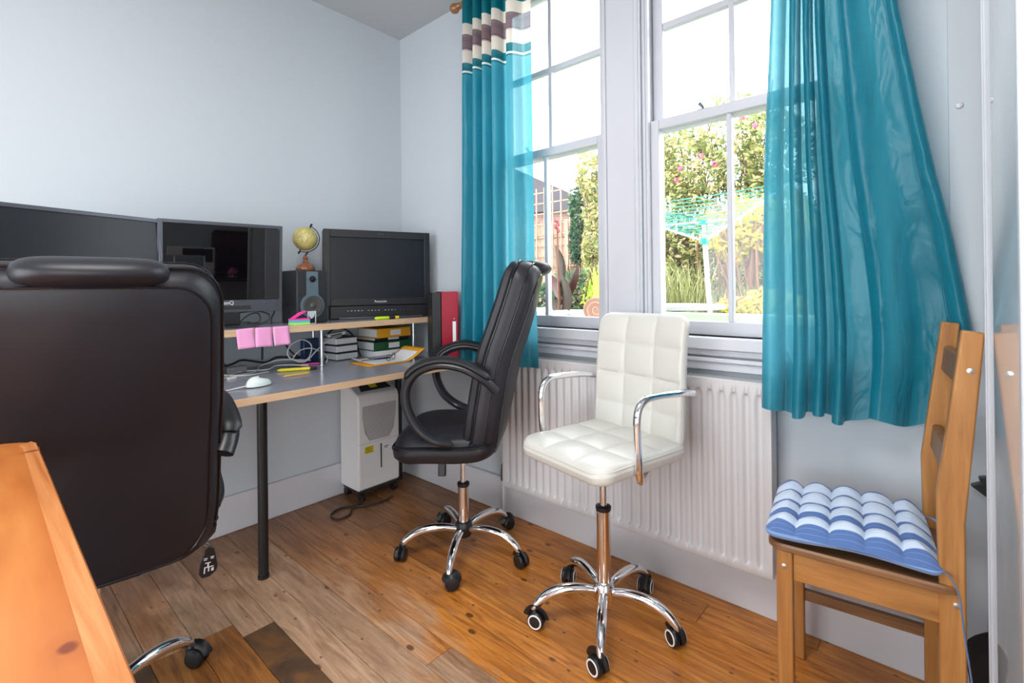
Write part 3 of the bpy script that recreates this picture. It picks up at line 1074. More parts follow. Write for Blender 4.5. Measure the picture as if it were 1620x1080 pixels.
def monitor(label, loc, rz, W, zb, zt, side, top, bot, screen_mat, bezel_mat, chin=0.0, brand=None, tilt=0):
    """local frame: faces +x, width along y, centred on y; loc at shelf level"""
    m = thing('computer_monitor', label, 'monitor', loc, rz)
    mb = MB()
    h = W / 2
    mb.box(-0.012, 0.004, -h, h, zb, zt)
    mb.box(-0.03, -0.012, -h + 0.03, h - 0.03, zb + 0.03, zt - 0.03)
    mb.build('back_shell', M_bezel, m, bevel=0.004)
    mb = MB()
    x0, x1 = 0.003, 0.012
    mb.box(x0, x1, -h, -h + side, zb, zt)
    mb.box(x0, x1, h - side, h, zb, zt)
    mb.box(x0, x1, -h + side, h - side, zt - top, zt)
    mb.box(x0, x1, -h + side, h - side, zb, zb + bot)
    mb.build('bezel', bezel_mat, m, bevel=0.0015)
    mb = MB()
    mb.box(0.003, 0.0065, -h + side, h - side, zb + bot, zt - top)
    mb.build('screen', screen_mat, m, smooth=False)
    return m


# left monitor
ang = radians(15.6)
m = monitor('leftmost black monitor with a dark grey matt screen, cut by the left photo edge', (-2.213, 0.285, SZ), ang, 0.475, 0.085, 0.436, 0.014, 0.014, 0.035, M_scr, M_silver)
mb = MB()
mb.box(-0.03, 0.03, -0.05, 0.05, 0.008, 0.12)
mb.build('stand', M_bezel, m, bevel=0.01)
mb = MB()
mb.box(-0.09, 0.09, -0.13, 0.13, 0.0, 0.010)
mb.build('foot', M_bezel, m, bevel=0.006)
# middle monitor
ang = radians(-9.8)
m = monitor('glossy black monitor in the middle, reflecting a sewing machine', (-2.262, 0.727, SZ), ang, 0.450, 0.066, 0.442, 0.018, 0.014, 0.052, M_scrg, M_silver)
m.rotation_euler = (0, radians(4), ang)
mb = MB()
mb.box(0.002, 0.013, 0.155, 0.213, 0.12, 0.426)
mb.build('side_panel', M_bezel, m, bevel=0.001)
mb = MB()
mb.box(0.012, 0.013, -0.11, 0.10, 0.078, 0.094)
mb.build('button_strip', M_dark, m)
text('BenQ', 0.022, M_ink, m, face_M(0.0125, 0.01, 0.106))
mb = MB()
mb.box(-0.02, 0.012, -0.13, 0.06, 0.012, 0.07)
mb.build('stand', M_bezel, m, bevel=0.004)
mb = MB()
mb.box(-0.11, 0.10, -0.17, 0.12, 0.0, 0.010)
mb.build('foot', M_silver, m, bevel=0.004)

# broadcast monitor on the right
ang = radians(-21)
m = thing('computer_monitor', 'chunky black monitor with thick bezel and a row of buttons below, right of the speaker', 'monitor', (-2.255, 1.480, SZ), ang)
W, h = 0.56, 0.280
mb = MB()
mb.box(-0.05, 0.002, -h, h, 0.072, 0.468)
mb.box(-0.09, -0.05, -h + 0.05, h - 0.05, 0.10, 0.43)
mb.build('back_shell', M_bezel, m, bevel=0.008, segs=3)
mb = MB()
x0, x1 = 0.0, 0.014
zb, zt = 0.072, 0.468
mb.box(x0, x1, -h, -h + 0.032, zb, zt)
mb.box(x0, x1, h - 0.032, h, zb, zt)
mb.box(x0, x1, -h + 0.032, h - 0.032, zt - 0.040, zt)
mb.box(x0, x1, -h + 0.032, h - 0.032, zb, zb + 0.036)
mb.build('bezel', M_bezel, m, bevel=0.002)
mb = MB()
mb.box(0.0, 0.004, -h + 0.032, h - 0.032, zb + 0.036, zt - 0.040)
mb.build('screen', M_scr, m, smooth=False)
mb = MB()
mb.box(-0.05, 0.006, -h + 0.03, h - 0.01, 0.004, 0.071)
cp = mb.build('control_panel', M_bezel, m, bevel=0.003)
for k in range(15):
    if k in (5, 10):
        continue
    mb = MB()
    yy = -0.165 + k * 0.0175
    mb.box(0.006, 0.009, yy, yy + 0.007, 0.043, 0.046)
    mb.build('button', M_ink if k % 2 else M_brush, cp)
for yy in (0.11, 0.13, 0.15, 0.17):
    mb = MB()
    mb.box(0.006, 0.009, yy, yy + 0.006, 0.042, 0.045)
    mb.build('button', M_silver, cp)
text('Panasonic', 0.0165, M_ink, m, face_M(0.0145, 0.005, 0.091))
mb = MB()
mb.box(0.014, 0.0146, -0.008, 0.026, 0.450, 0.453)
mb.build('logo_mark', M_silver, m)
mb = MB()
mb.box(0.004, 0.028, -h + 0.07, h - 0.05, 0.0, 0.012)
mb.build('foot', M_silver, m, bevel=0.003)

# ------------------------------------------------------------------ speaker
sp_ = thing('loudspeaker', 'black studio loudspeaker with grey faceplate on the shelf under the globe', 'speaker', (-2.225, 1.095, SZ), 0)
mb = MB()
mb.box(-0.16, 0.0, -0.0735, 0.0735, 0.0, 0.249)
mb.build('cabinet', pbr('black_vinyl', (0.024, 0.024, 0.027), 0.5, var=0.1, scale=50), sp_, bevel=0.005)
M_plate = pbr('blue_grey_plate', (0.13, 0.18, 0.22), 0.35, 0.2)
mb = MB()
pl = []
for a in range(-62, 243, 8):
    pl.append((0.058 * cos(radians(a - 0)), 0.082 + 0.058 * sin(radians(a))))
pl = [(0.058 * cos(radians(a)), 0.082 + 0.058 * sin(radians(a))) for a in range(120, 421, 10)]
pl += [(0.028, 0.150), (0.028, 0.243), (-0.028, 0.243), (-0.028, 0.150)]
mb.prism(pl, lambda u, v, d: Vector((d, u, v)), 0.0, 0.004)
mb.build('faceplate', M_plate, sp_, fix=True)
Mf = Matrix.Rotation(radians(90), 4, 'Y')
mb = MB()
mb.lathe([(0.047, 0.002), (0.047, 0.0075), (0.043, 0.0085), (0.039, 0.0075), (0.030, 0.0055), (0.0145, 0.0045), (0.0135, 0.008), (0.008, 0.011), (0.0005, 0.012)], 36, Matrix.Translation((0.002, 0, 0.082)) @ Mf)
mb.build('woofer', pbr('woofer_cone', (0.075, 0.070, 0.068), 0.42), sp_, fix=True)
mb = MB()
mb.lathe([(0.0155, 0.0), (0.0155, 0.004), (0.012, 0.003), (0.006, 0.005), (0.0005, 0.007)], 28, Matrix.Translation((0.003, 0, 0.207)) @ Mf)
mb.build('tweeter', M_pipe, sp_, fix=True)
for yy, zz in ((-0.045, 0.052), (0.045, 0.052), (-0.036, 0.128), (0.036, 0.128), (-0.024, 0.207), (0.024, 0.207)):
    mb = MB()
    mb.lathe([(0.0022, 0), (0.0022, 0.0015), (0.0004, 0.002)], 8, Matrix.Translation((0.004, yy, zz)) @ Mf)
    mb.build('screw', M_dark, sp_)

# ------------------------------------------------------------------ globe
gl = thing('desk_globe', 'small antique-style globe on a turned wooden base on the speaker', 'globe', (-2.27, 1.085, SZ + 0.249), radians(-35))
M_gw = wood('globe_base_wood', (0.12, 0.035, 0.012), (0.22, 0.07, 0.025), (0.32, 0.12, 0.04), rough=0.25, coat=0.6)
mb = MB()
mb.lathe([(0.041, 0.0), (0.043, 0.004), (0.043, 0.012), (0.038, 0.018), (0.034, 0.026), (0.018, 0.034), (0.012, 0.042), (0.009, 0.052), (0.012, 0.060), (0.008, 0.068), (0.004, 0.074)], 28)
mb.build('base', M_gw, gl)
gm, t, b = nt('antique_globe_map')
tc = node(t, 'ShaderNodeTexCoord')
nz = node(t, 'ShaderNodeTexNoise', {'Vector': tc.outputs['Object'], 'Scale': 22.0, 'Detail': 5.0})
rp_ = ramp(t, nz.outputs['Fac'], [(0.44, (0.47, 0.40, 0.12)), (0.50, (0.60, 0.53, 0.21)), (0.54, (0.36, 0.30, 0.10)), (0.57, (0.56, 0.44, 0.16))])
t.links.new(rp_.outputs[0], b.inputs['Base Color'])
b.inputs['Roughness'].default_value = 0.35
mb = MB()
gc = Vector((0, 0, 0.152))
mb.lathe([(0.0005 if i == 0 else 0.056 * sin(pi * i / 24), -0.056 * cos(pi * i / 24)) for i in range(24)] + [(0.0005, 0.056)], 36, Matrix.Translation(gc) @ Matrix.Rotation(radians(23), 4, 'X'))
mb.build('sphere', gm, gl)
mb = MB()
mer = []
for a in range(-92, 98, 6):
    aa = radians(a)
    # meridian in local y-z plane tilted by 23 degrees, on the +y side
    p = Vector((0, 0.064 * cos(aa), 0.064 * sin(aa)))
    mer.append(gc + Matrix.Rotation(radians(-23), 3, 'X') @ p)
mb.tube(mer, 0.0042, 8, flat=0.5)
mb.build('meridian', M_pipe, gl)
ax = Matrix.Rotation(radians(-23), 3, 'X') @ Vector((0, 0, 1))
for sgn in (1, -1):
    mb = MB()
    mb.tube([gc + ax * 0.055 * sgn, gc + ax * 0.064 * sgn, gc + ax * 0.072 * sgn, gc + ax * 0.078 * sgn], [0.003, 0.003, 0.006, 0.003], 10)
    mb.build('knob', M_pipe, gl)
mb = MB()
mb.tube([(0, 0, 0.072), (0, 0.012, 0.090)], 0.0045, 10)
mb.build('stem', M_pipe, gl)


# ------------------------------------------------------------------ small things on shelf and desk
def boxthing(name, label, cat, loc, size, mat, rz=0, bevel=0.001, group=None):
    mb = MB()
    mb.box(-size[0] / 2, size[0] / 2, -size[1] / 2, size[1] / 2, 0, size[2])
    o = mb.build(name, mat, None, bevel=bevel)
    o.location = loc
    o.rotation_euler = (0, 0, rz)
    return tag(o, label, cat, group)


# sticky note pads on the shelf
M_np = pbr('neon_pink_pad', (0.93, 0.06, 0.38), 0.6)
M_cy = pbr('cyan_pad', (0.08, 0.50, 0.62), 0.6)
M_li = pbr('lime_pad', (0.42, 0.85, 0.16), 0.6)
pads = [('lime_green', M_li, 0.0, 0.011, 'lime green sticky note pad, bottom of the pad stack by the speaker'), ('cyan', M_cy, 0.011, 0.010, 'blue-green sticky note pad between lime and pink pads'), ('pink', M_np, 0.021, 0.007, 'flat neon pink sticky note pad on top of the blue-green pad')]
for nme, mt_, z, hgt, lb in pads:
    boxthing('sticky_note_pad', lb, 'sticky notes', (-2.165, 1.004, SZ + z), (0.05, 0.076, hgt), mt_, 0, 0.0004, 'sticky note pads on the shelf')
mb = MB()
mb.prism([(-0.028, 0.0), (-0.022, 0.0), (0.036, 0.030), (0.033, 0.034), (0.012, 0.026)], lambda u, v, d: Vector((d, u, v)), -0.014, 0.014)
o = mb.build('sticky_note_pad', M_np, None, smooth=False)
o.location = (-2.165, 0.995, SZ + 0.0283)
tag(o, 'neon pink sticky pad propped at a slant on the pad stack', 'sticky notes', 'sticky note pads on the shelf')
mb = MB()
mb.prism([(-0.019, 0.034), (0.019, 0.034), (0.012, 0.012), (0.002, 0.0), (-0.004, 0.0), (-0.014, 0.012)], lambda u, v, d: Vector((d, u, v)), -0.0008, 0.0008)
fl_ = thing('page_flag_holder', 'clear tapered page-flag holder with white top before the speaker', 'flag holder', (-2.185, 1.072, SZ), 0)
mb2 = MB()
mb2.box(-0.004, 0.004, -0.019, 0.019, 0.0, 0.002)
mb2.box(-0.004, 0.004, -0.019, -0.0175, 0.0, 0.058)
mb2.box(-0.004, 0.004, 0.0175, 0.019, 0.0, 0.058)
mb2.build('case', M_paper, fl_)
o = mb.build('flag', pbr('pale_flag', (0.62, 0.68, 0.72), 0.4), fl_, smooth=False)
o.location = (0, 0, 0.024)

# highlighter on the shelf
def pen(name, label, cat, p, rz, L, r, mats, group=None):
    t_ = thing(name, label, cat, p, rz, group)
    mb = MB()
    Mx = Matrix.Translation((0, 0, r)) @ Matrix.Rotation(radians(90), 4, 'Y')
    mb.lathe([(r * 0.3, 0.0), (r * 0.9, L * 0.06), (r, L * 0.1), (r, L * 0.55), (r * 0.8, L * 0.58)], 14, Mx)
    mb.build('cap', mats[0], t_)
    mb = MB()
    mb.lathe([(r * 0.8, L * 0.58), (r * 1.0, L * 0.60), (r * 0.95, L * 0.82)], 14, Mx)
    mb.build('barrel', mats[1], t_)
    mb = MB()
    mb.lathe([(r * 0.95, L * 0.82), (r * 0.95, L * 0.97), (r * 0.5, L)], 14, Mx)
    mb.build('end_plug', mats[2], t_)
    return t_


M_neon = pbr('neon_yellow', (0.60, 0.82, 0.01), 0.35)
M_yel = pbr('yellow_plastic', (0.72, 0.60, 0.01), 0.35)
pen('highlighter_pen', 'neon yellow highlighter lying on the shelf before the broadcast monitor', 'pen', (-2.138, 1.375, SZ), radians(82), 0.135, 0.0085, (M_neon, M_blackpl, M_yel))
pen('highlighter_pen', 'yellow and grey highlighter on the desk before the cables', 'pen', (-2.225, 0.93, DT), radians(62), 0.165, 0.0075, (M_yel, M_yel, M_blackpl))
pen('ballpoint_pen', 'thin pink and grey pen on the desk left of the chrome post', 'pen', (-2.29, 1.165, DT), radians(242), 0.15, 0.0045, (pbr('magenta_plastic', (0.75, 0.08, 0.38), 0.35), M_blackpl, M_silver))
pc = thing('pencil', 'short bare yellow pencil lying near the desk edge', 'pencil', (-2.067, 0.886, DT), radians(88))
mb = MB()
Mx = Matrix.Translation((0, 0, 0.0042)) @ Matrix.Rotation(radians(90), 4, 'Y')
mb.lathe([(0.0042, 0.012), (0.0042, 0.108)], 6, Mx)
mb.build('shaft', pbr('pencil_yellow', (0.70, 0.42, 0.10), 0.45), pc)
mb = MB()
mb.lathe([(0.0006, 0.0), (0.0042, 0.012)], 6, Mx)
mb.build('tip', M_ply, pc)

# pink sticky notes hanging from the shelf edge
for yv, dz, rt, lb in ((0.760, 0.0, 3, 'pink sticky note on the shelf edge, leftmost of three'), (0.833, 0.0, -2, 'pink sticky note on the shelf edge, middle one of three'), (0.903, 0.002, 1, 'pink sticky note on the shelf edge, rightmost of three')):
    mb = MB()

    def P(i, j):
        u = -0.034 + 0.068 * i / 6
        k = j / 8
        return (0.0015 + 0.010 * k * k + 0.002 * sin(i + yv * 30) * k, u, 0.005 - 0.080 * k)
    mb.grid(P, 7, 9)
    o = mb.build('sticky_note', M_pink, None)
    o.location = (SX + 0.0006, yv, SZ - 0.003)
    o.rotation_euler = (radians(rt), 0, 0)
    sm = o.modifiers.new('thick', 'SOLIDIFY')
    sm.thickness = 0.0006
    tag(o, lb, 'sticky note', 'pink notes hanging from the shelf edge')

# mouse
ms = thing('computer_mouse', 'white oval computer mouse near the desk edge', 'mouse', (-1.955, 0.748, DT), radians(15))
mb = MB()
def P(i, j):
    a = 2 * pi * i / 28
    k = j / 9
    r = cos(k * pi / 2) ** 0.6 if j < 9 else 0.0
    return (0.030 * cos(a) * max(r, 0.001), 0.050 * sin(a) * max(r, 0.001), 0.004 + 0.030 * sin(k * pi / 2) * (1 - 0.2 * sin(a)))
mb.grid(P, 28, 10, closed_u=True)
mb.lathe([(0.001, 0.0), (0.020, 0.0), (0.028, 0.004)], 24, Matrix.Diagonal((1, 1.65, 1, 1)))
mb.build('shell', pbr('mouse_white', (0.72, 0.80, 0.77), 0.25), ms, fix=True)
mb = MB()
mb.tube(smooth_path([(0.0, -0.048, 0.010), (-0.02, -0.09, 0.004), (-0.02, -0.14, 0.003), (-0.01, -0.20, 0.003), (0.01, -0.30, 0.003)]), 0.0022, 8)
mb.build('cable', M_cablew, ms)

# three silver drive boxes stacked
for k, lb in enumerate(('silver drive box, bottom of the stack of three under the shelf', 'silver drive box, middle of the stack of three under the shelf', 'silver drive box, topmost of the stack of three under the shelf')):
    t_ = thing('hard_drive', lb, 'hard drive', (-2.385, 1.325 - 0.002 * k, DT + 0.040 * k), radians(4), 'silver drives stacked on the desk')
    mb = MB()
    mb.box(-0.06, 0.06, -0.060, 0.066, 0.002, 0.034)
    mb.build('case', pbr('silver_plastic', (0.70, 0.71, 0.75), 0.35), t_, bevel=0.004)
    mb = MB()
    mb.box(-0.058, 0.0602, -0.058, 0.064, 0.0, 0.0035)
    mb.box(-0.058, 0.0602, -0.058, 0.064, 0.033, 0.0385)
    mb.build('band', M_dark, t_)
t_ = thing('power_adapter', 'white power adapter tilted on the silver drive boxes', 'adapter', (-2.365, 1.29, DT + 0.126), radians(75))
mb = MB()
mb.box(-0.045, 0.045, -0.025, 0.025, 0.0, 0.016, Matrix.Rotation(radians(-10), 4, 'Y'))
mb.build('case', M_whitepl, t_, bevel=0.003)
mb = MB()
mb.box(-0.034, 0.025, -0.0256, -0.0250, 0.004, 0.011, Matrix.Rotation(radians(-10), 4, 'Y'))
mb.build('slot', M_dark, t_)

# stack of files under the shelf
def file_box(label, loc, size, mat, rz, lab=True):
    t_ = thing('lever_arch_file', label, 'folder', loc, rz, 'files lying under the shelf')
    mb = MB()
    mb.box(-size[0], 0, -size[1] / 2, size[1] / 2, 0, 0.003)
    mb.box(-size[0], 0, -size[1] / 2, size[1] / 2, size[2] - 0.003, size[2])
    mb.box(-0.003, 0.0, -size[1] / 2, size[1] / 2, 0, size[2])
    mb.build('cover', mat, t_, bevel=0.0008)
    mb = MB()
    mb.box(-size[0] + 0.01, -0.02, -size[1] / 2 + 0.01, size[1] / 2 - 0.01, 0.004, size[2] - 0.005)
    mb.build('sheets', M_paper, t_)
    if lab:
        mb = MB()
        mb.box(0.0, 0.0008, -0.028, 0.042, size[2] * 0.22, size[2] * 0.8)
        mb.build('spine_label', M_paper, t_)
    return t_


M_grn = pbr('green_card', (0.008, 0.085, 0.035), 0.4)
M_blk = pbr('black_card', (0.012, 0.012, 0.013), 0.45)
M_red = pbr('red_card', (0.33, 0.004, 0.022), 0.38)
file_box('green lever arch file lying flat under the shelf', (-2.255, 1.565, DT + 0.035), (0.20, 0.24, 0.048), M_grn, 0)
file_box('black file lying between the green and the orange files', (-2.275, 1.575, DT + 0.0835), (0.19, 0.22, 0.020), M_blk, 0)
file_box('orange file on top of the black file under the shelf', (-2.24, 1.565, DT + 0.104), (0.20, 0.22, 0.050), M_card, radians(2))
boxthing('paper_stack', 'stack of loose white papers under the green file', 'papers', (-2.345, 1.575, DT), (0.20, 0.25, 0.034), M_paper, 0, 0.001)

# upright binders at the desk end
def binder(label, loc, rz, w_, h_, mat, lab):
    t_ = thing('lever_arch_binder', label, 'binder', loc, rz)
    mb = MB()
    mb.box(-0.19, 0, -w_ / 2, -w_ / 2 + 0.003, 0, h_)
    mb.box(-0.19, 0, w_ / 2 - 0.003, w_ / 2, 0, h_)
    mb.box(-0.003, 0.0, -w_ / 2, w_ / 2, 0, h_)
    mb.build('cover', mat, t_, bevel=0.001)
    mb = MB()
    mb.box(-0.18, -0.012, -w_ / 2 + 0.004, w_ / 2 - 0.004, 0.004, h_ - 0.012)
    mb.build('sheets', M_paper, t_)
    if lab:
        mb = MB()
        mb.box(0.0, 0.0008, w_ * 0.16, w_ * 0.36, h_ * 0.22, h_ * 0.56)
        mb.build('spine_label', M_paper, t_)
        mb = MB()
        for zz in (h_ * 0.18, h_ * 0.60):
            mb.lathe([(0.0032, 0), (0.0032, 0.001), (0.0004, 0.0012)], 12, Matrix.Translation((0.0, w_ * 0.26, zz)) @ Mf)
        mb.build('rivet', M_brush, t_)
    return t_


binder('tall red lever arch binder standing at the desk end by the curtain', (-1.885, 1.655, DT), radians(-32), 0.086, 0.350, M_red, True)
binder('black binder standing left of the red binder', (-1.921, 1.597, DT), radians(-32), 0.045, 0.345, M_blk, False)

# open orange folder with papers and spectacles
def sheet(name, label, poly_uv, bend, z0, mat, loc, rz, cat, thick=0.0012, parent=None):
    mb = MB()
    nu, nv = 24, 10
    (ax, ay), (bx, by) = poly_uv

    def P(i, j):
        u = ax + (bx - ax) * i / (nu - 1)
        v = ay + (by - ay) * j / (nv - 1)
        return (v, u, z0 + bend(u, v))
    mb.grid(P, nu, nv)
    o = mb.build(name, mat, parent)
    o.location = loc
    o.rotation_euler = (0, 0, rz)
    sm = o.modifiers.new('thick', 'SOLIDIFY')
    sm.thickness = thick
    if label:
        tag(o, label, cat)
    return o


fd = thing('card_folder', 'open orange card folder at the desk end, its right half lifted', 'folder', (-2.03, 1.32, DT), radians(-2))
bend = lambda u, v: 0.0015 if u < 0.16 else 0.0015 + 0.060 * ((u - 0.16) / 0.11) ** 1.25
sheet('card', None, ((-0.06, -0.17), (0.265, 0.02)), bend, 0.0, M_card, (0, 0, 0), radians(0), 'x', 0.0015, fd)
sheet('paper_sheet', None, ((-0.01, -0.15), (0.17, -0.004)), lambda u, v: bend(u, v) + 0.003, 0.0, M_paper, (0, 0, 0), 0, 'x', 0.0008, fd)
sheet('paper_sheet', None, ((0.155, -0.155), (0.235, 0.0)), lambda u, v: bend(u, v) + 0.0045, 0.0, M_paper, (0, 0, 0), 0, 'x', 0.0008, fd)
sheet('paper', 'loose white sheet with a curled corner left of the open folder', ((-0.05, -0.09), (0.05, 0.03)), lambda u, v: 0.002 + 0.03 * max(0, (v + 0.0)) * 8 * 0 + 0.022 * max(0, (0.02 - u) / 0.07) ** 2, 0.0, M_paper, (-2.19, 1.325, DT + 0.002), radians(-20), 'paper', 0.0006)
gs = thing('spectacles', 'thin black-framed spectacles lying on the open folder', 'glasses', (-2.085, 1.43, DT + 0.007), radians(-55))
mb = MB()
for s in (-1, 1):
    mb.tube(smooth_path([(s * 0.034 + 0.024 * cos(a), 0.004, 0.016 + 0.016 * sin(a)) for a in [2 * pi * k / 10 for k in range(10)]], 3, True) + [Vector((s * 0.034 + 0.024, 0.004, 0.016))], 0.0016, 6)
mb.tube([(-0.010, 0.004, 0.020), (0.010, 0.004, 0.020)], 0.0016, 6)
mb.build('frame', M_pipe, gs)
for s in (-1, 1):
    mb = MB()
    mb.tube(smooth_path([(s * 0.058, 0.004, 0.020), (s * 0.062, -0.06, 0.012), (s * 0.058, -0.11, 0.006), (s * 0.052, -0.13, 0.001)]), 0.0018, 6)
    mb.build('temple', M_pipe, gs)
pen('ballpoint_pen', 'short dark blue pen lying on the papers of the open folder', 'pen', (-2.155, 1.375, DT + 0.007), radians(80), 0.09, 0.005, (pbr('navy_plastic', (0.01, 0.03, 0.16), 0.3), M_blackpl, M_blackpl))

# cables
def cable(label, pts, r, mat, n=6, name='cable'):
    mb = MB()
    mb.tube(smooth_path(pts, n), r, 8)
    o = mb.build(name, mat, None)
    tag(o, label, 'cable')
    return o


zc = DT + 0.004
cable('white coiled cable hanging beside the chrome shelf post', [(-2.33, 1.30, DT + 0.125), (-2.30, 1.22, DT + 0.115), (-2.31, 1.16, DT + 0.07), (-2.30, 1.09, DT + 0.02), (-2.31, 1.02, DT + 0.05), (-2.32, 1.03, DT + 0.10), (-2.32, 1.09, DT + 0.125), (-2.33, 1.14, DT + 0.09), (-2.31, 1.11, DT + 0.03), (-2.31, 1.04, DT + 0.035), (-2.32, 1.08, DT + 0.075), (-2.33, 1.15, DT + 0.075), (-2.33, 1.22, DT + 0.03), (-2.28, 1.19, DT + 0.006)], 0.003, M_cablew)
cable('white cable trailing along the desk to the left', [(-2.28, 1.10, zc), (-2.33, 0.98, zc + 0.01), (-2.31, 0.92, zc), (-2.33, 0.82, zc + 0.002), (-2.25, 0.72, zc), (-2.17, 0.63, zc), (-2.1, 0.5, zc)], 0.0032, M_cablew)
cable('thin white cable looping behind the yellow highlighter', [(-2.30, 1.12, zc + 0.02), (-2.36, 1.0, zc + 0.03), (-2.38, 0.92, zc + 0.01), (-2.34, 0.89, zc), (-2.28, 0.85, zc), (-2.27, 0.76, zc), (-2.33, 0.70, zc + 0.01), (-2.36, 0.62, zc + 0.004)], 0.0026, M_cablew)
cable('pale cable lying across the desk behind the mouse', [(-2.24, 0.90, zc), (-2.22, 0.82, zc), (-2.24, 0.74, zc), (-2.17, 0.68, zc), (-2.12, 0.60, zc)], 0.0024, M_cablew)
cable('black cable bundle on the desk against the wall', [(-2.42, 1.12, zc + 0.02), (-2.43, 1.02, zc + 0.035), (-2.41, 0.95, zc + 0.02), (-2.43, 0.86, zc + 0.04), (-2.40, 0.80, zc + 0.03), (-2.42, 0.70, zc + 0.01), (-2.40, 0.55, zc)], 0.005, M_cableb)
cable('black cable dropping from the shelf left of the notes', [(-2.44, 0.70, SZ + 0.004), (-2.46, 0.72, DT + 0.17), (-2.45, 0.76, DT + 0.08), (-2.42, 0.80, zc)], 0.004, M_cableb)
cable('black cable hanging behind the shelf by the thin post', [(-2.45, 1.04, SZ - 0.05), (-2.455, 1.06, DT + 0.11), (-2.45, 1.10, DT + 0.05), (-2.44, 1.16, zc + 0.005)], 0.004, M_cableb)
cable('black cable hanging behind the middle pink note', [(-2.455, 0.95, SZ - 0.04), (-2.45, 0.955, DT + 0.1), (-2.44, 0.95, zc + 0.03)], 0.005, M_cableb)
cable('black cable knotted behind the silver drive boxes', [(-2.455, 1.22, zc), (-2.45, 1.30, DT + 0.14), (-2.44, 1.38, DT + 0.15), (-2.40, 1.42, DT + 0.10), (-2.38, 1.425, DT + 0.04), (-2.36, 1.43, zc)], 0.004, M_cableb)
cable('black looped cable beneath the middle monitor', [(-2.30, 0.80, SZ + 0.06), (-2.27, 0.86, SZ + 0.065), (-2.25, 0.905, SZ + 0.05), (-2.25, 0.90, SZ + 0.02), (-2.26, 0.85, SZ + 0.008), (-2.27, 0.79, SZ + 0.012), (-2.27, 0.83, SZ + 0.05), (-2.26, 0.865, SZ + 0.055), (-2.26, 0.87, SZ + 0.02), (-2.27, 0.82, SZ + 0.012)], 0.0028, M_cableb)
cable('black cable rising from the shelf to the middle monitor', [(-2.27, 0.925, SZ + 0.004), (-2.28, 0.93, SZ + 0.03), (-2.30, 0.95, SZ + 0.055), (-2.33, 0.96, SZ + 0.07)], 0.0032, M_cableb)
cable('black cable joining the middle monitor to the speaker', [(-2.29, 0.945, SZ + 0.072), (-2.30, 0.975, SZ + 0.075), (-2.32, 1.02, SZ + 0.09)], 0.003, M_cableb)
boxthing('power_adapter', 'grey power adapter block on the desk under the pink notes', 'adapter', (-2.35, 0.80, DT), (0.05, 0.085, 0.03), pbr('grey_plastic', (0.30, 0.28, 0.28), 0.4), radians(5), 0.004)
boxthing('usb_plug', 'small white plug on the desk at the cable ends', 'plug', (-2.20, 0.735, DT), (0.016, 0.034, 0.008), M_whitepl, radians(10), 0.002)
t_ = thing('desk_gadget', 'small round white gadget on the desk just right of the big black chair', 'gadget', (-2.33, 0.70, DT), 0)
mb = MB()
mb.lathe([(0.001, 0.0)] + [(0.034 * sin(radians(a)), 0.036 - 0.036 * cos(radians(a))) for a in range(20, 180, 12)] + [(0.001, 0.072)], 24)
mb.build('body', M_whitepl, t_)
mb = MB()
mb.lathe([(0.014, 0), (0.014, 0.004), (0.001, 0.005)], 18, Matrix.Translation((0.031, 0, 0.036)) @ Mf)
mb.build('lens', M_dark, t_)
t_ = boxthing('hard_drive', 'blue and black drive leaning behind the coiled white cable', 'hard drive', (-2.40, 1.165, DT + 0.0), (0.03, 0.09, 0.12), pbr('navy_case', (0.01, 0.03, 0.10), 0.35), radians(12), 0.004)

# ------------------------------------------------------------------ dehumidifier
dh = thing('dehumidifier', 'white dehumidifier with grille and yellow sticker under the desk', 'dehumidifier', (-2.28, 1.49, 0), 0)
hw = 0.128
mb = MB()
prof = [(-0.185, 0.058), (-0.01, 0.058), (0.0, 0.07), (0.0, 0.53), (-0.012, 0.562), (-0.125, 0.612), (-0.165, 0.618), (-0.185, 0.600)]
mb.prism(prof, lambda u, v, d: Vector((u, d, v)), -hw, hw)
mb.build('body', M_whitepl, dh, bevel=0.010, segs=3, fix=True)
mb = MB()
ax_, bx_ = Vector((-0.035, 0, 0.5745)), Vector((-0.082, 0, 0.5950))
mb.prism([(-0.090, 0), (0.098, 0), (0.092, 1), (-0.075, 1)], lambda u, v, d: ax_ + (bx_ - ax_) * v + Vector((0, u, 0)) + Vector((0.4, 0, 0.92)) * d, 0.0, 0.0035)
mb.build('outlet_vent', M_dark, dh)
mb = MB()
mb.prism([(-0.02, 0.35), (0.02, 0.35), (0.022, 0.9), (-0.022, 0.9)], lambda u, v, d: ax_ + (bx_ - ax_) * v + Vector((0, u, 0)) + Vector((0.4, 0, 0.92)) * d, 0.003, 0.0055)
mb.build('sticker', M_yel, dh)
mb = MB()
for k in range(26):
    v = k / 25
    z = 0.498 - v * 0.182
    a = -0.105 + 0.043 * v ** 2.2
    b = 0.105 - 0.043 * v ** 2.2
    mb.box(0.0, 0.004, a, b, z, z + 0.0038)
mb.build('grille', pbr('grille_white', (0.62, 0.60, 0.60), 0.45), dh, smooth=False)
mb = MB()
mb.prism([(-0.105, 0.502), (0.105, 0.502), (0.103, 0.44), (0.088, 0.36), (0.062, 0.314), (-0.062, 0.314), (-0.088, 0.36), (-0.103, 0.44)], lambda u, v, d: Vector((d, u, v)), 0.0, 0.0012)
mb.build('grille_recess', pbr('grille_grey', (0.25, 0.24, 0.24), 0.6), dh, smooth=False, fix=True)
mb = MB()
mb.box(0.0, 0.0015, 0.005, 0.012, 0.155, 0.285)
mb.build('water_gauge', M_dark, dh)
mb = MB()
mb.box(0.0, 0.0012, -0.092, -0.038, 0.250, 0.288)
st_ = mb.build('sticker', M_yel, dh)
mb = MB()
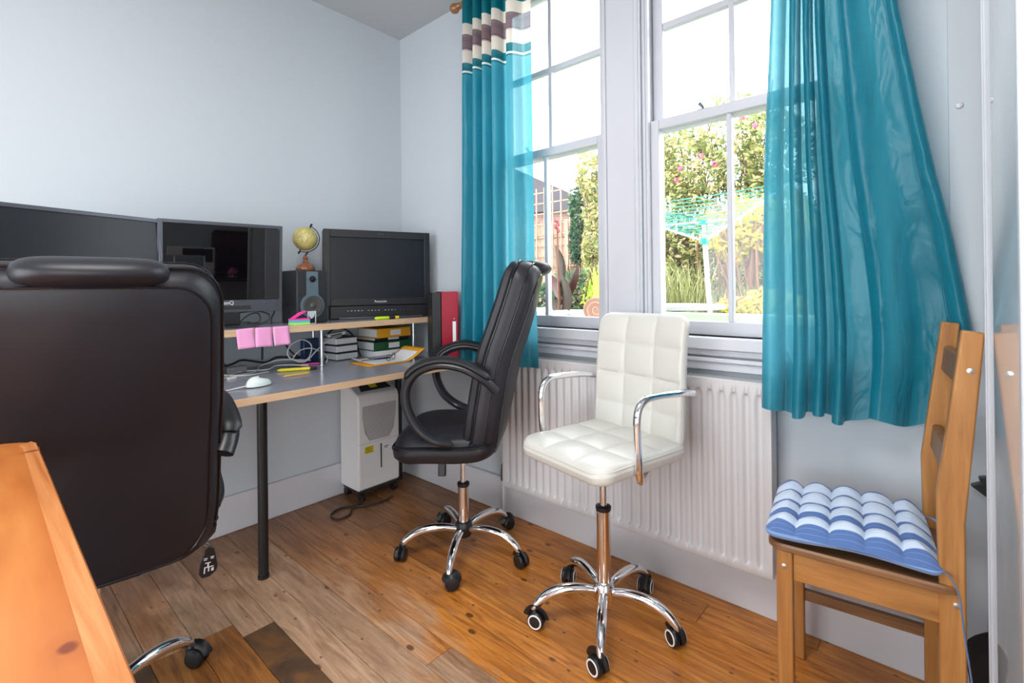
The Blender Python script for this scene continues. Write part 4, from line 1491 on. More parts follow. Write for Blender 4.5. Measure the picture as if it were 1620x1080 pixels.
for k in range(5):
    mb.box(0.0012, 0.0018, -0.088, -0.042 - (0.01 if k % 2 else 0), 0.256 + 0.006 * k, 0.258 + 0.006 * k)
mb.build('fine_print', M_dark, st_)
mb = MB()
mb.box(0.0, 0.0012, 0.028, 0.055, 0.262, 0.266)
mb.box(0.0, 0.0012, 0.031, 0.048, 0.254, 0.257)
mb.build('logo_mark', M_dark, dh)
mb = MB()
mb.box(0.0, 0.0008, -hw, hw, 0.303, 0.3045)
mb.build('seam_line', pbr('seam_grey', (0.4, 0.39, 0.39), 0.6), dh)
mb = MB()
mb.box(-0.17, -0.01, -hw + 0.01, hw - 0.01, 0.045, 0.06)
mb.build('underside', M_dark, dh)
for x in (-0.16, -0.02):
    for yy in (-0.10, 0.10):
        mb = MB()
        mb.tube([(x, yy - 0.012, 0.021), (x, yy + 0.012, 0.021)], 0.021, 16)
        mb.tube([(x, yy, 0.021), (x, yy, 0.05)], 0.007, 8)
        mb.build('caster', M_blackpl, dh)
cable('black mains cord looped on the floor beside the dehumidifier', [(-2.30, 1.40, 0.035), (-2.26, 1.35, 0.008), (-2.30, 1.27, 0.006), (-2.27, 1.20, 0.006), (-2.20, 1.20, 0.006), (-2.20, 1.26, 0.006), (-2.25, 1.31, 0.008), (-2.22, 1.38, 0.008), (-2.20, 1.46, 0.008), (-2.21, 1.52, 0.012)], 0.005, M_cableb)

# ================================================================== CHAIRS


def caster(parent, x, y, ztop, sw, ring=None):
    """twin wheel caster with its stem, as a sub-part of a leg"""
    mb = MB()
    c, s = cos(sw), sin(sw)
    Mx = Matrix.Translation((x, y, 0)) @ Matrix.Rotation(sw, 4, 'Z')
    R = 0.0275
    for sd in (-1, 1):
        Ml = Mx @ Matrix.Translation((0.012, sd * 0.0135, R)) @ Matrix.Rotation(radians(-90 * sd), 4, 'X')
        mb.lathe([(0.010, -0.009), (R - 0.002, -0.009), (R, -0.006), (R, 0.004), (R - 0.004, 0.009), (R * 0.62, 0.0105), (0.001, 0.0105)], 22, Ml)
    hood = []
    for a in range(10, 171, 16):
        hood.append(Mx @ Vector((0.012 + (R + 0.004) * cos(radians(a)), 0, R + (R + 0.004) * sin(radians(a)))))
    mb.tube(hood, 0.017, 10, flat=0.30)
    mb.tube([Mx @ Vector((0, 0, R + 0.005)), Mx @ Vector((0, 0, ztop))], 0.0085, 10)
    o = mb.build('caster', M_blackpl, parent)
    if ring:
        mb = MB()
        for sd in (-1, 1):
            Ml = Mx @ Matrix.Translation((0.012, sd * 0.0135, R)) @ Matrix.Rotation(radians(-90 * sd), 4, 'X')
            n = 22
            mb.tube(smooth_path([Ml @ Vector(((R - 0.007) * cos(2 * pi * k / n), (R - 0.007) * sin(2 * pi * k / n), 0.0085)) for k in range(n)], 1, True) + [Ml @ Vector((R - 0.007, 0, 0.0085))], 0.0032, 6)
        mb.build('wheel_ring', ring, parent)
    return o


def star_base(parent, a0, ztop_sleeve, zseat, Rr=0.262, ring=None, hubmat=None, seed=0, rz=0):
    rr_ = random.Random(seed)
    for k in range(5):
        a = a0 - rz + k * 2 * pi / 5
        dx, dy = cos(a), sin(a)
        prof = [(0.020, 0.100), (0.07, 0.112), (0.12, 0.116), (0.17, 0.112), (0.21, 0.099), (0.24, 0.080), (0.256, 0.063), (0.262, 0.054)]
        sc = Rr / 0.262
        mb = MB()
        mb.tube(smooth_path([(dx * q * sc, dy * q * sc, z) for q, z in prof], 3), [0.013 + 0.004 * sin(min(1, i / 14) * pi * 0.8) - (0.005 * max(0, i - 14) / 7) for i in range(22)], 14)
        lg = mb.build('leg', M_chrome, parent)
        caster(lg, dx * Rr, dy * Rr, 0.062, rr_.uniform(0, 6.28) if not ring else a + pi + rr_.uniform(-0.9, 0.9), ring)
    mb = MB()
    mb.lathe([(0.020, 0.070), (0.030, 0.072), (0.036, 0.085), (0.036, 0.120), (0.030, 0.132), (0.026, 0.134)], 24)
    mb.build('hub', hubmat or M_blackpl, parent)
    mb = MB()
    mb.lathe([(0.023, 0.125), (0.023, ztop_sleeve)], 24)
    mb.build('gas_sleeve', pbr('sleeve_chrome', (0.72, 0.66, 0.62), 0.12, 1.0), parent)
    mb = MB()
    mb.lathe([(0.024, ztop_sleeve - 0.004), (0.026, ztop_sleeve), (0.026, ztop_sleeve + 0.010), (0.018, ztop_sleeve + 0.014)], 24)
    mb.build('collar', M_blackpl, parent)
    mb = MB()
    mb.lathe([(0.0125, ztop_sleeve), (0.0125, zseat)], 20)
    mb.build('gas_rod', M_chrome, parent)


def spline1(pts):
    def f(z):
        if z <= pts[0][0]:
            a, b = pts[0], pts[1]
        elif z >= pts[-1][0]:
            a, b = pts[-2], pts[-1]
        else:
            for a, b in zip(pts, pts[1:]):
                if z <= b[0]:
                    break
        q = (z - a[0]) / (b[0] - a[0])
        if 0 <= q <= 1:
            i = pts.index(a)
            p0 = pts[max(i - 1, 0)][1]
            p3 = pts[min(i + 2, len(pts) - 1)][1]
            return 0.5 * (2 * a[1] + (b[1] - p0) * q + (2 * p0 - 5 * a[1] + 4 * b[1] - p3) * q * q + (3 * a[1] - p0 - 3 * b[1] + p3) * q ** 3)
        return a[1] + (b[1] - a[1]) * q
    return f


def exec_chair(label, loc, rz, base_a, seed, zs_=0.0, SH=0.515, zc_=0.845, hh=0.750):
    """local frame: faces +x, left is +y"""
    ch = thing('office_chair', label, 'office chair', loc, rz)
    star_base(ch, base_a, 0.285, SH + zs_ - 0.06, 0.258, seed=seed, rz=rz)
    SH = SH + zs_
    # seat
    def smap(u, v, d):
        x = v + 0.040
        drop = -0.026 * max(0, (x - 0.12) / 0.14) ** 2
        side = -0.018 * (abs(u) / 0.25) ** 3
        up = 0.02 * max(0, (-x - 0.02) / 0.2)
        return Vector((x, u, SH + d + drop + side + up))
    mb = MB()
    pillow(mb, 0.50, 0.42, 0.09, [(-0.055, 0.05), (-0.045, 0.020), (-0.02, 0.003), (0.0, 0.0), (0.018, 0.004)], smap, 0.0, 0.0)
    mb.build('seat', M_leather, ch)
    mb = MB()
    pillow(mb, 0.47, 0.41, 0.09, [(0.010, 0.004), (0.022, 0.0), (0.038, 0.006), (0.048, 0.022)], smap, 0.0, 0.012)
    mb.build('seat_pad', M_leather, ch)
    mb = MB()
    for ds in (0.016,):
        ol = dens(rrect(0.502, 0.422, 0.09, 6))
        pth = [smap(u, v, ds) for u, v in ol]
        mb.tube(pth + [pth[0]], 0.0035, 6, caps=False)
    mb.build('piping', M_pipe, ch)
    mb = MB()
    mb.box(-0.10, 0.12, -0.09, 0.09, SH - 0.085, SH - 0.045)
    mb.build('tilt_mechanism', M_blackpl, ch, bevel=0.008)
    # backrest
    sx = spline1([(0.46, -0.085), (0.55, -0.115), (0.70, -0.140), (0.85, -0.170), (1.0, -0.222), (1.12, -0.262), (1.26, -0.300)])
    def bmap(u, v, d):
        z = zc_ + v
        wing = 0.020 * (abs(u) / 0.25) ** 2.4
        narrow = 0.975 - 0.08 * max(0, (z - 0.9) / 0.35) - 0.05 * max(0, (0.62 - z) / 0.15)
        sl = (sx(z + 0.01) - sx(z - 0.01)) / 0.02
        nl = sqrt(1 + sl * sl)
        return Vector((sx(z) + d / nl + wing, u * narrow, z - d * sl / nl + zs_))
    mb = MB()
    pillow(mb, 0.50, hh, 0.075, [(-0.070, 0.040), (-0.062, 0.020), (-0.045, 0.008), (-0.028, 0.004)], bmap, 0.018, 0.0)
    mb.build('rear_shell', M_leather, ch)
    mb = MB()
    pillow(mb, 0.505, hh + 0.005, 0.078, [(-0.030, 0.004), (-0.016, 0.0), (0.016, 0.0), (0.026, 0.006)], bmap, 0.0, 0.0)
    mb.build('side_band', M_leather, ch)
    mb = MB()
    pillow(mb, 0.49, hh - 0.01, 0.07, [(0.022, 0.006), (0.036, 0.0), (0.055, 0.006), (0.068, 0.028)], bmap, 0.0, 0.022)
    mb.build('backrest', M_leather, ch)
    mb = MB()
    for dd, ww in ((-0.066, -0.056), (-0.029, 0.004), (0.024, 0.004)):
        ol = dens(rrect(0.50 + ww, hh + ww, 0.075, 6))
        pth = [bmap(u, v, dd) for u, v in ol]
        mb.tube(pth + [pth[0]], 0.0035, 6, caps=False)
    mb.build('piping', M_pipe, ch)
    # head roll folded over the top edge
    mb = MB()
    n = 30
    def hp(i, j):
        a = 2 * pi * i / n
        s = -1 + 2 * j / 24
        e = (1 - abs(s) ** 6) ** 0.5 if abs(s) < 1 else 0.02
        r = max(e, 0.05)
        cx = -0.315 + 0.02 * abs(s) ** 2
        return (cx + 0.070 * cos(a) * r, s * 0.130, 1.198 + zs_ + 0.034 * sin(a) * r)
    mb.grid(hp, n, 25, closed_u=True, flip=True)
    mb.build('headrest', M_leather, ch, fix=True)
    # loop arms
    for sd in (1, -1):
        yv = sd * 0.272
        path = smooth_path([(0.045, 0.515), (0.11, 0.525), (0.185, 0.575), (0.235, 0.66), (0.232, 0.745), (0.175, 0.800), (0.08, 0.822), (-0.02, 0.805), (-0.095, 0.755), (-0.125, 0.72)] and [(x, yv - sd * (0.022 if i in (0, 9) else 0.0), z + zs_) for i, (x, z) in enumerate([(0.010, 0.545), (0.070, 0.562), (0.130, 0.610), (0.166, 0.685), (0.166, 0.755), (0.125, 0.812), (0.045, 0.840), (-0.045, 0.828), (-0.125, 0.785), (-0.165, 0.740)])], 5)
        mb = MB()
        mb.tube(path, [0.027] * len(path), 14, flat=0.66, up=(0, 0, 1))
        am = mb.build('armrest', M_armpl, ch)
        mb = MB()
        pad = [p + Vector((0, 0, 0.013)) for p in path[19:44]]
        pad = path[22:42]
        out = []
        for i, p in enumerate(pad):
            q = path[22 + i + 1] - path[22 + i - 1]
            nn = Vector((-q.z, 0, q.x)).normalized()
            if nn.z < 0:
                nn = -nn
            out.append(p + nn * 0.016)
        mb.tube(out, [0.016] + [0.031] * (len(out) - 2) + [0.018], 14, flat=0.5, up=(0, 0, 1))
        mb.build('arm_pad', M_blackpl, am)
    # height lever on the right side
    lv = MB()
    lv.tube([(0.04, -0.06, SH - 0.06), (0.02, -0.20, SH - 0.062), (0.005, -0.245, SH - 0.108)], 0.0045, 8)
    lo = lv.build('lever', M_chrome, ch)
    return ch, lo, SH


# chair by the window
c1, lo1, SH1 = exec_chair('black leather high-back office chair with loop arms standing before the striped curtain', (-1.526, 1.405, 0), atan2(-0.62, -0.785), radians(-127.5), 3, 0.0)
mb = MB()
mb.box(-0.015, 0.015, -0.012, 0.012, 0, 0.10, Matrix.Translation((0.06, 0.15, SH1 - 0.135)) @ Matrix.Rotation(radians(8), 4, 'X'))
mb.build('tension_knob', M_blackpl, c1, bevel=0.004)
# foreground chair seen from behind
c2, lo2, SH2 = exec_chair('large black leather office chair seen from behind, at the left beside the orange table', (-1.590, 0.215, 0), radians(173.1), radians(113), 5, -0.04, 0.545, 0.856, 0.722)
mb = MB()
pts = [(0, 0.0), (0.010, -0.006), (0.018, -0.028), (0.0245, -0.056), (0.022, -0.070), (0.006, -0.082), (-0.012, -0.082), (-0.020, -0.070), (-0.020, -0.04), (-0.010, -0.008)]
PM = Matrix.Translation((0.0, -0.247, SH2 - 0.110)) @ Matrix.Rotation(radians(6), 4, 'X')
mb.prism(pts, lambda u, v, d: PM @ Vector((d, -u, v)), -0.004, 0.004)
pd = mb.build('lever_paddle', M_blackpl, c2, bevel=0.0015, fix=True)
mb = MB()
def pq(u0, u1, v0, v1):
    mb.prism([(u0, v0), (u1, v0), (u1, v1), (u0, v1)], lambda u, v, d: PM @ Vector((d, -u, v)), -0.0052, -0.0041)
pq(-0.012, -0.003, -0.030, -0.028); pq(-0.012, -0.004, -0.034, -0.032); pq(0.004, 0.013, -0.028, -0.026); pq(0.005, 0.012, -0.032, -0.030)
pq(-0.008, 0.006, -0.043, -0.0405); pq(-0.002, 0.002, -0.056, -0.043); pq(-0.009, -0.006, -0.070, -0.054); pq(0.001, 0.004, -0.066, -0.054); pq(-0.009, 0.014, -0.055, -0.0525); pq(0.009, 0.015, -0.066, -0.058)
mb.build('pictogram', M_ink, pd, smooth=False)

# ------------------------------------------------------------------ white quilted chair
wc = thing('office_chair', 'white quilted office chair with chrome arms in front of the radiator', 'office chair', (-0.852, 1.419, 0), radians(-103))
star_base(wc, radians(-134), 0.375, 0.53, 0.240, ring=pbr('white_ring', (0.8, 0.8, 0.78), 0.3), hubmat=M_chrome, seed=8, rz=radians(-103))
SZ2 = 0.585


def wseat(x, y, d):
    drop = -0.012 * max(0, (x - 0.12) / 0.1) ** 2
    return Vector((x + 0.005, y, SZ2 + d * 1.0 + drop))


mb = MB()
quilt(mb, 0.415, 0.405, 0.06, 0.062, 0.0135, 3, 3, wseat, 73, re=0.022)
mb.build('seat', M_white, wc, angle=80)


def wback(x, y, d):
    # x: height along back -0.5..0.5 *L
    z = 0.80 + x
    lean = -0.185 - 0.030 * ((z - 0.6) / 0.42) - 0.02 * max(0, (z - 0.9) / 0.12) ** 2 + 0.02 * (abs(y) / 0.2) ** 2
    return Vector((lean + d, y, z))


mb = MB()
quilt(mb, 0.445, 0.39, 0.045, 0.046, 0.012, 4, 3, wback, 81, re=0.020)
mb.build('backrest', M_white, wc, angle=80)
mb = MB()
n = 40
ol = dens(rrect(0.41, 0.40, 0.06, 6))
pth = [wseat(u, v, 0.012) for u, v in ol]
mb.tube(pth + [pth[0]], 0.0022, 6, caps=False)
mb.build('piping', pbr('cream_piping', (0.62, 0.60, 0.53), 0.4), wc)
for sd in (1, -1):
    yv = sd * 0.219
    pth = smooth_path([(-0.215, yv - sd * 0.02, 0.768), (-0.13, yv, 0.783), (0.0, yv, 0.790), (0.055, yv, 0.783), (0.082, yv, 0.750), (0.085, yv, 0.68), (0.080, yv, 0.605), (0.065, yv - sd * 0.008, 0.555), (0.03, yv - sd * 0.03, 0.535), (-0.04, yv - sd * 0.07, 0.532)], 6)
    mb = MB()
    mb.tube(pth, 0.0115, 14)
    mb.build('armrest', M_chrome, wc)
mb = MB()
mb.box(-0.10, 0.10, -0.10, 0.10, 0.522, 0.545)
mb.build('seat_plate', M_blackpl, wc, bevel=0.004)

# ------------------------------------------------------------------ pine chair
PCX, PCY, PCR = -0.298, 1.372, radians(6)
pcz = thing('dining_chair', 'pine ladder-back chair with blue striped cushion beside the cupboard', 'dining chair', (PCX, PCY, 0), PCR)
# local: +x towards the backrest, +y away from the camera; near-front leg at the origin
PW, PD, PSZ = 0.298, 0.315, 0.468
lg = 0.036
# front legs
for yv in (0.0, PW):
    mb = MB()
    mb.box(-lg / 2, lg / 2, yv - lg / 2, yv + lg / 2, 0, PSZ - 0.012)
    l_ = mb.build('leg', M_pine, pcz, bevel=0.004)
    if yv == 0.0:
        mb = MB()
        mb.lathe([(0.006, 0), (0.006, 0.002), (0.001, 0.003)], 12, Matrix.Translation((0, -lg / 2, PSZ - 0.050)) @ Matrix.Rotation(radians(90), 4, 'X'))
        mb.build('screw_head', M_brush, l_)
# back posts: vertical below, raked above
for yv in (0.0, PW):
    mb = MB()
    x0 = PD
    dep = 0.044
    pr = [(x0 - dep / 2, 0.0), (x0 + dep / 2, 0.0), (x0 + dep / 2 - 0.002, 0.60), (x0 + dep / 2 + 0.048, 1.018), (x0 - dep / 2 + 0.058, 1.018), (x0 - dep / 2 - 0.003, 0.62)]
    pr = [(x0 - 0.022, 0.0), (x0 + 0.022, 0.0), (x0 + 0.022, 0.61), (x0 + 0.056, 1.015), (x0 + 0.020, 1.020), (x0 - 0.024, 0.66), (x0 - 0.022, 0.5)]
    mb.prism(pr, lambda u, v, d: Vector((u, d, v)), yv - 0.013, yv + 0.013)
    l_ = mb.build('back_post', M_pine, pcz, bevel=0.004, fix=True)
    if yv == 0.0:
        for zz, xx in ((0.935, x0 + 0.032), (0.435, x0 + 0.006)):
            mb = MB()
            mb.lathe([(0.006, 0), (0.006, 0.002), (0.001, 0.003)], 12, Matrix.Translation((xx, -0.013, zz)) @ Matrix.Rotation(radians(90), 4, 'X'))
            mb.build('screw_head', M_brush, l_)
# back slats
for zc2, xx in ((0.925, x0 + 0.030), (0.718, x0 + 0.006)):
    mb = MB()
    mb.box(-0.010, 0.010, 0.012, PW - 0.012, -0.032, 0.032, Matrix.Translation((xx, 0, zc2)) @ Matrix.Rotation(radians(6), 4, 'Y'))
    mb.build('back_slat', M_pined, pcz, bevel=0.006)
# rails
mb = MB()
mb.box(lg / 2, x0 - 0.02, -0.008, 0.010, PSZ - 0.085, PSZ - 0.014)
mb.build('side_rail', M_pineh, pcz, bevel=0.002)
mb = MB()
mb.box(lg / 2, x0 - 0.02, PW - 0.010, PW + 0.008, PSZ - 0.085, PSZ - 0.014)
mb.build('side_rail', M_pineh, pcz, bevel=0.002)
mb = MB()
mb.box(-0.008, 0.010, lg / 2, PW - lg / 2, PSZ - 0.085, PSZ - 0.014)
mb.build('front_rail', M_pined, pcz, bevel=0.002)
mb = MB()
mb.box(x0 - 0.012, x0 + 0.008, 0.012, PW - 0.012, PSZ - 0.085, PSZ - 0.014)
mb.build('rear_rail', M_pined, pcz, bevel=0.002)
for yv in (PW,):
    mb = MB()
    mb.box(lg / 2, x0 - 0.02, yv - 0.009, yv + 0.009, 0.175, 0.205)
    mb.build('stretcher', M_pined, pcz, bevel=0.002)
mb = MB()
def seatmap(u, v, d):
    dish = -0.004 * (1 - (u / 0.17) ** 2) * (1 - (v / 0.17) ** 2)
    return Vector((0.148 + u, PW / 2 + v, PSZ - 0.004 + d + (dish if d > 0 else 0)))
pillow(mb, 0.372, 0.345, 0.035, [(-0.010, 0.005), (-0.006, 0.0), (0.004, 0.0), (0.009, 0.004)], seatmap, 0, 0)
so = mb.build('seat', M_pined, pcz)
# cushion
M_cush = cushion_mat()
cu = thing('seat_cushion', 'blue and white striped tufted cushion lying on the pine chair seat', 'cushion', (PCX + 0.112, PCY + 0.152, PSZ + 0.036), PCR + radians(1))
mb = MB()
quilt(mb, 0.345, 0.345, 0.025, 0.046, 0.018, 5, 4, lambda x, y, d: Vector((x, y, d + 0.004 * sin(x * 22 + 1) - 0.02 * (x / 0.18) ** 2 * (x < 0) * 0.2 - (0.010 if y < -0.15 else 0) * 0)), 90, dimple=True, re=0.036, wrinkle=0.0012, pinch=0.75)
mb.build('cushion_body', M_cush, cu, angle=180)
M_tie = pbr('blue_tie_cotton', (0.16, 0.26, 0.48), 0.85)
mb = MB()
mb.tube(smooth_path([(0.165, -0.13, -0.012), (0.178, -0.165, -0.005), (0.190, -0.190, -0.03), (0.196, -0.196, -0.10), (0.206, -0.196, -0.19), (0.214, -0.196, -0.26)], 6), 0.0055, 8, flat=0.3, up=(0, 1, 0))
mb.build('tie', M_tie, cu)
mb = MB()
mb.tube(smooth_path([(0.165, 0.12, -0.005), (0.18, 0.10, 0.012), (0.20, 0.05, 0.01), (0.205, 0.02, -0.015)], 6), 0.0045, 8, flat=0.4)
mb.build('tie', M_tie, cu)
mb = MB()
mb.box(0.188, 0.212, -0.028, 0.012, -0.012, -0.010)
mb.box(0.190, 0.214, 0.010, 0.012, -0.012, 0.012)
mb.build('care_label', M_paper, cu, bevel=0.0005)

# ------------------------------------------------------------------ orange table in the foreground
tb = thing('side_table', 'orange varnished pine table top filling the lower left corner', 'table', (0, 0, 0), 0)
TZ = 0.85
mb = MB()
oy = [(-1.300, -0.62), (-0.18, -0.62), (-0.18, 0.078), (-1.20, 0.090), (-1.222, 0.091), (-1.245, 0.086), (-1.262, 0.072), (-1.275, 0.052), (-1.285, 0.02)]
mb.prism(oy, lambda u, v, d: Vector((u, v, d)), TZ - 0.030, TZ)
mb.build('tabletop', M_table, tb, bevel=0.012, segs=4, fix=True)
mb = MB()
ls = [(-0.19, 0.058), (-1.18, 0.070), (-1.215, 0.068), (-1.236, 0.052), (-1.246, 0.03), (-1.255, -0.60)]
lo_ = [(-0.19, 0.074), (-1.20, 0.0855), (-1.222, 0.0865), (-1.243, 0.081), (-1.259, 0.066), (-1.272, 0.05), (-1.281, 0.02), (-1.297, -0.60)]
mb.prism(lo_[:4] + [(-1.225, 0.065), (-1.205, 0.068), (-0.19, 0.056)], lambda u, v, d: Vector((u, v, d)), TZ - 0.001, TZ + 0.0006)
mb.build('edge_strip', M_tedge, tb, smooth=False, fix=True)
mb = MB()
mb.box(-1.22, -0.24, -0.56, 0.02, TZ - 0.12, TZ - 0.030)
mb.build('apron', M_table, tb, bevel=0.003)
for x in (-1.20, -0.27):
    for yv in (-0.54, 0.0):
        mb = MB()
        mb.box(x - 0.025, x + 0.025, yv - 0.025, yv + 0.025, 0, TZ - 0.10)
        mb.build('leg', M_table, tb, bevel=0.004)

# ------------------------------------------------------------------ ceiling lamp, unseen, added to carry the fill light
cl = thing('added_ceiling_lamp', 'added square flat ceiling lamp for fill light, unseen behind the viewpoint', 'lamp', (-0.55, 0.05, ZC), 0)
mb = MB()
mb.box(-0.46, 0.46, -0.46, 0.46, -0.095, -0.0)
mb.build('housing', M_trim, cl, bevel=0.01)

# ------------------------------------------------------------------ things seen only as a reflection in the middle monitor
st = thing('sewing_table', 'dark brown sewing table reflected in the middle monitor', 'table', (1.42, 0.40, 0), 0)
mb = MB()
mb.box(-0.28, 0.30, -0.60, 0.60, 0.75, 0.78)
mb.build('tabletop', pbr('dark_brown_wood', (0.05, 0.018, 0.014), 0.5), st, bevel=0.003)
for x in (-0.25, 0.27):
    for yv in (-0.56, 0.56):
        mb = MB()
        mb.box(x - 0.02, x + 0.02, yv - 0.02, yv + 0.02, 0, 0.75)
        mb.build('leg', pbr('dark_brown_wood', (0.05, 0.018, 0.014), 0.5), st)
sm_ = thing('sewing_machine', 'white sewing machine on the dark sewing table', 'sewing machine', (1.33, 0.34, 0.78), 0)
mb = MB()
for bx in ((-0.06, 0.06, -0.21, 0.20, 0.0, 0.075), (-0.05, 0.05, 0.10, 0.20, 0.07, 0.30), (-0.05, 0.05, -0.21, 0.10, 0.20, 0.30)):
    mb.box(*bx)
mb.build('body', M_whitepl, sm_, bevel=0.015, segs=3)
mb = MB()
mb.box(-0.053, -0.049, -0.08, 0.18, 0.215, 0.285)
mb.box(-0.053, -0.049, 0.115, 0.18, 0.15, 0.22)
mb.build('control_plate', M_dark, sm_)
mb = MB()
mb.tube([(0, -0.15, 0.20), (0, -0.15, 0.09)], 0.006, 8)
mb.build('needle_bar', M_brush, sm_)
mb = MB()
def cm(u, v, d):
    return Vector((d, u, v + 0.24))
pillow(mb, 0.46, 0.46, 0.05, [(-0.06, 0.05), (-0.03, 0.01), (0, 0), (0.03, 0.01), (0.06, 0.05)], cm, 0.03, 0.03)
o = mb.build('cushion', pbr('dark_red_cloth', (0.05, 0.008, 0.012), 0.8), None)
o.location = (1.62, 0.72, 0.785)
tag(o, 'dark red square cushion propped behind the sewing machine', 'cushion')
fwr = thing('silk_flower', 'pink flower on the dark sewing table', 'flower', (1.30, 0.70, 0.78), 0)
mb = MB()
rr3 = random.Random(5)
for k in range(26):
    a, e = rr3.uniform(0, 6.28), rr3.uniform(-0.4, 1.5)
    dirv = Vector((cos(a) * cos(e), sin(a) * cos(e), sin(e)))
    Mx = Matrix.Translation(Vector((0, 0, 0.05)) + dirv * 0.03) @ dirv.to_track_quat('Z', 'Y').to_matrix().to_4x4()
    mb.lathe([(0.001, 0), (0.018, 0.004), (0.022, 0.012), (0.016, 0.018)], 8, Mx)
mb.build('petals', pbr('pink_petal', (0.62, 0.12, 0.18), 0.6), fwr)
mb = MB()
mb.lathe([(0.03, 0.0), (0.05, 0.004), (0.05, 0.008), (0.01, 0.012), (0.006, 0.05)], 18)
mb.build('dish', M_whitepl, fwr)

# ================================================================== GARDEN
GZ = 0.55
mb = MB()
mb.box(-12, 6, YF + 1.2, 14, GZ - 0.2, GZ)
struct(mb.build('ground', pbr('garden_soil_grass', (0.09, 0.12, 0.04), 0.95, var=0.5, scale=3), smooth=False), 'garden ground outside the window')
mb = MB()
mb.box(-12, 6, YF + WT, YF + 1.2, -0.3, -0.1)
mb.box(-12, 6, YF + 1.05, YF + 1.2, -0.3, 0.955)
struct(mb.build('garden_wall', pbr('pale_green_render', (0.50, 0.56, 0.42), 0.9, var=0.2, scale=6), smooth=False), 'low pale green garden wall just outside the window')


def leaf_cloud(mb, c, rad, n, size, rs, shell=0.55, tone=(0, 1), flat=0.0, keep=None):
    c = Vector(c)
    k = 0
    while k < n:
        p = Vector((rs.gauss(0, 1), rs.gauss(0, 1), rs.gauss(0, 1))).normalized()
        r = shell + (1 - shell) * rs.random() ** 0.6
        p = Vector((p.x * rad[0], p.y * rad[1], p.z * rad[2])) * r
        # lumpy outline
        p *= 0.82 + 0.22 * sin(p.x * 5.1 + c.x) * sin(p.z * 4.3 + c.z) + 0.1 * sin(p.x * 13 + p.z * 9)
        q = c + p
        if keep and not keep(q):
            k += 1
            continue
        s = size * rs.uniform(0.6, 1.35)
        a = Vector((rs.gauss(0, 1), rs.gauss(0, 1), rs.gauss(0, 0.7))).normalized()
        b = a.orthogonal().normalized()
        b = Quaternion(a, rs.uniform(0, 6.28)) @ b
        nrm = a.cross(b)
        t = tone[0] + (tone[1] - tone[0]) * rs.random()
        mb.add([q - a * s, q + b * s * 0.42 + nrm * s * 0.15, q + a * s, q - b * s * 0.42 + nrm * s * 0.15], [(0, 1, 2, 3)], (t, 0, 0))
        k += 1


GREEN = leaf_mat('hedge_leaf', [(0.0, (0.10, 0.14, 0.04)), (0.35, (0.20, 0.26, 0.08)), (0.65, (0.42, 0.42, 0.15)), (0.9, (0.70, 0.58, 0.28)), (1.0, (0.55, 0.34, 0.22))])
DGREEN = leaf_mat('ivy_leaf', [(0.0, (0.03, 0.06, 0.03)), (0.6, (0.08, 0.14, 0.07)), (1.0, (0.16, 0.24, 0.12))])
LIME = leaf_mat('lime_leaf', [(0.0, (0.20, 0.34, 0.03)), (0.5, (0.45, 0.60, 0.06)), (1.0, (0.70, 0.72, 0.16))])
YELLOW = leaf_mat('yellow_leaf', [(0.0, (0.45, 0.38, 0.04)), (0.5, (0.72, 0.60, 0.06)), (1.0, (0.80, 0.72, 0.18))])
STRAW = leaf_mat('grass_blade', [(0.0, (0.12, 0.14, 0.04)), (0.5, (0.34, 0.36, 0.14)), (1.0, (0.60, 0.56, 0.32))])
CANNA = leaf_mat('canna_leaf', [(0.0, (0.025, 0.012, 0.008)), (0.5, (0.055, 0.028, 0.012)), (1.0, (0.10, 0.012, 0.02))], trans=0.12)
M_bark = pbr('shrub_stem', (0.12, 0.07, 0.045), 0.85, var=0.3)
M_rst = pbr('red_stem', (0.20, 0.085, 0.055), 0.8, var=0.3)
M_rose = pbr('rose_petal', (0.70, 0.10, 0.18), 0.5)


def shrub(name, label, cat, loc, blobs, mat, size, n, seed, stems=14, stemh=1.4, smat=None, group=None, tone=(0, 1)):
    rs = random.Random(seed)
    t_ = thing(name, label, cat, loc, 0, group)
    mb = MB()
    for (c, rad, frac) in blobs:
        leaf_cloud(mb, c, rad, int(n * frac), size, rs, tone=tone)
    mb.build('foliage', mat, t_, smooth=False, tone=True)
    mb = MB()
    for k in range(stems):
        (c, rad, f) = rs.choice(blobs)
        b0 = Vector((rs.uniform(-0.25, 0.25), rs.uniform(-0.15, 0.15), 0))
        e = Vector(c) + Vector((rs.uniform(-1, 1) * rad[0] * 0.7, rs.uniform(-1, 1) * rad[1] * 0.6, rs.uniform(-0.2, 0.9) * rad[2]))
        mid = (b0 + e) / 2 + Vector((rs.uniform(-0.15, 0.15), rs.uniform(-0.1, 0.1), rs.uniform(0, 0.2)))
        mb.tube(smooth_path([b0, mid, e], 4), [0.014 - 0.001 * i for i in range(9)], 5)
    mb.build('stems', smat or M_bark, t_)
    return t_


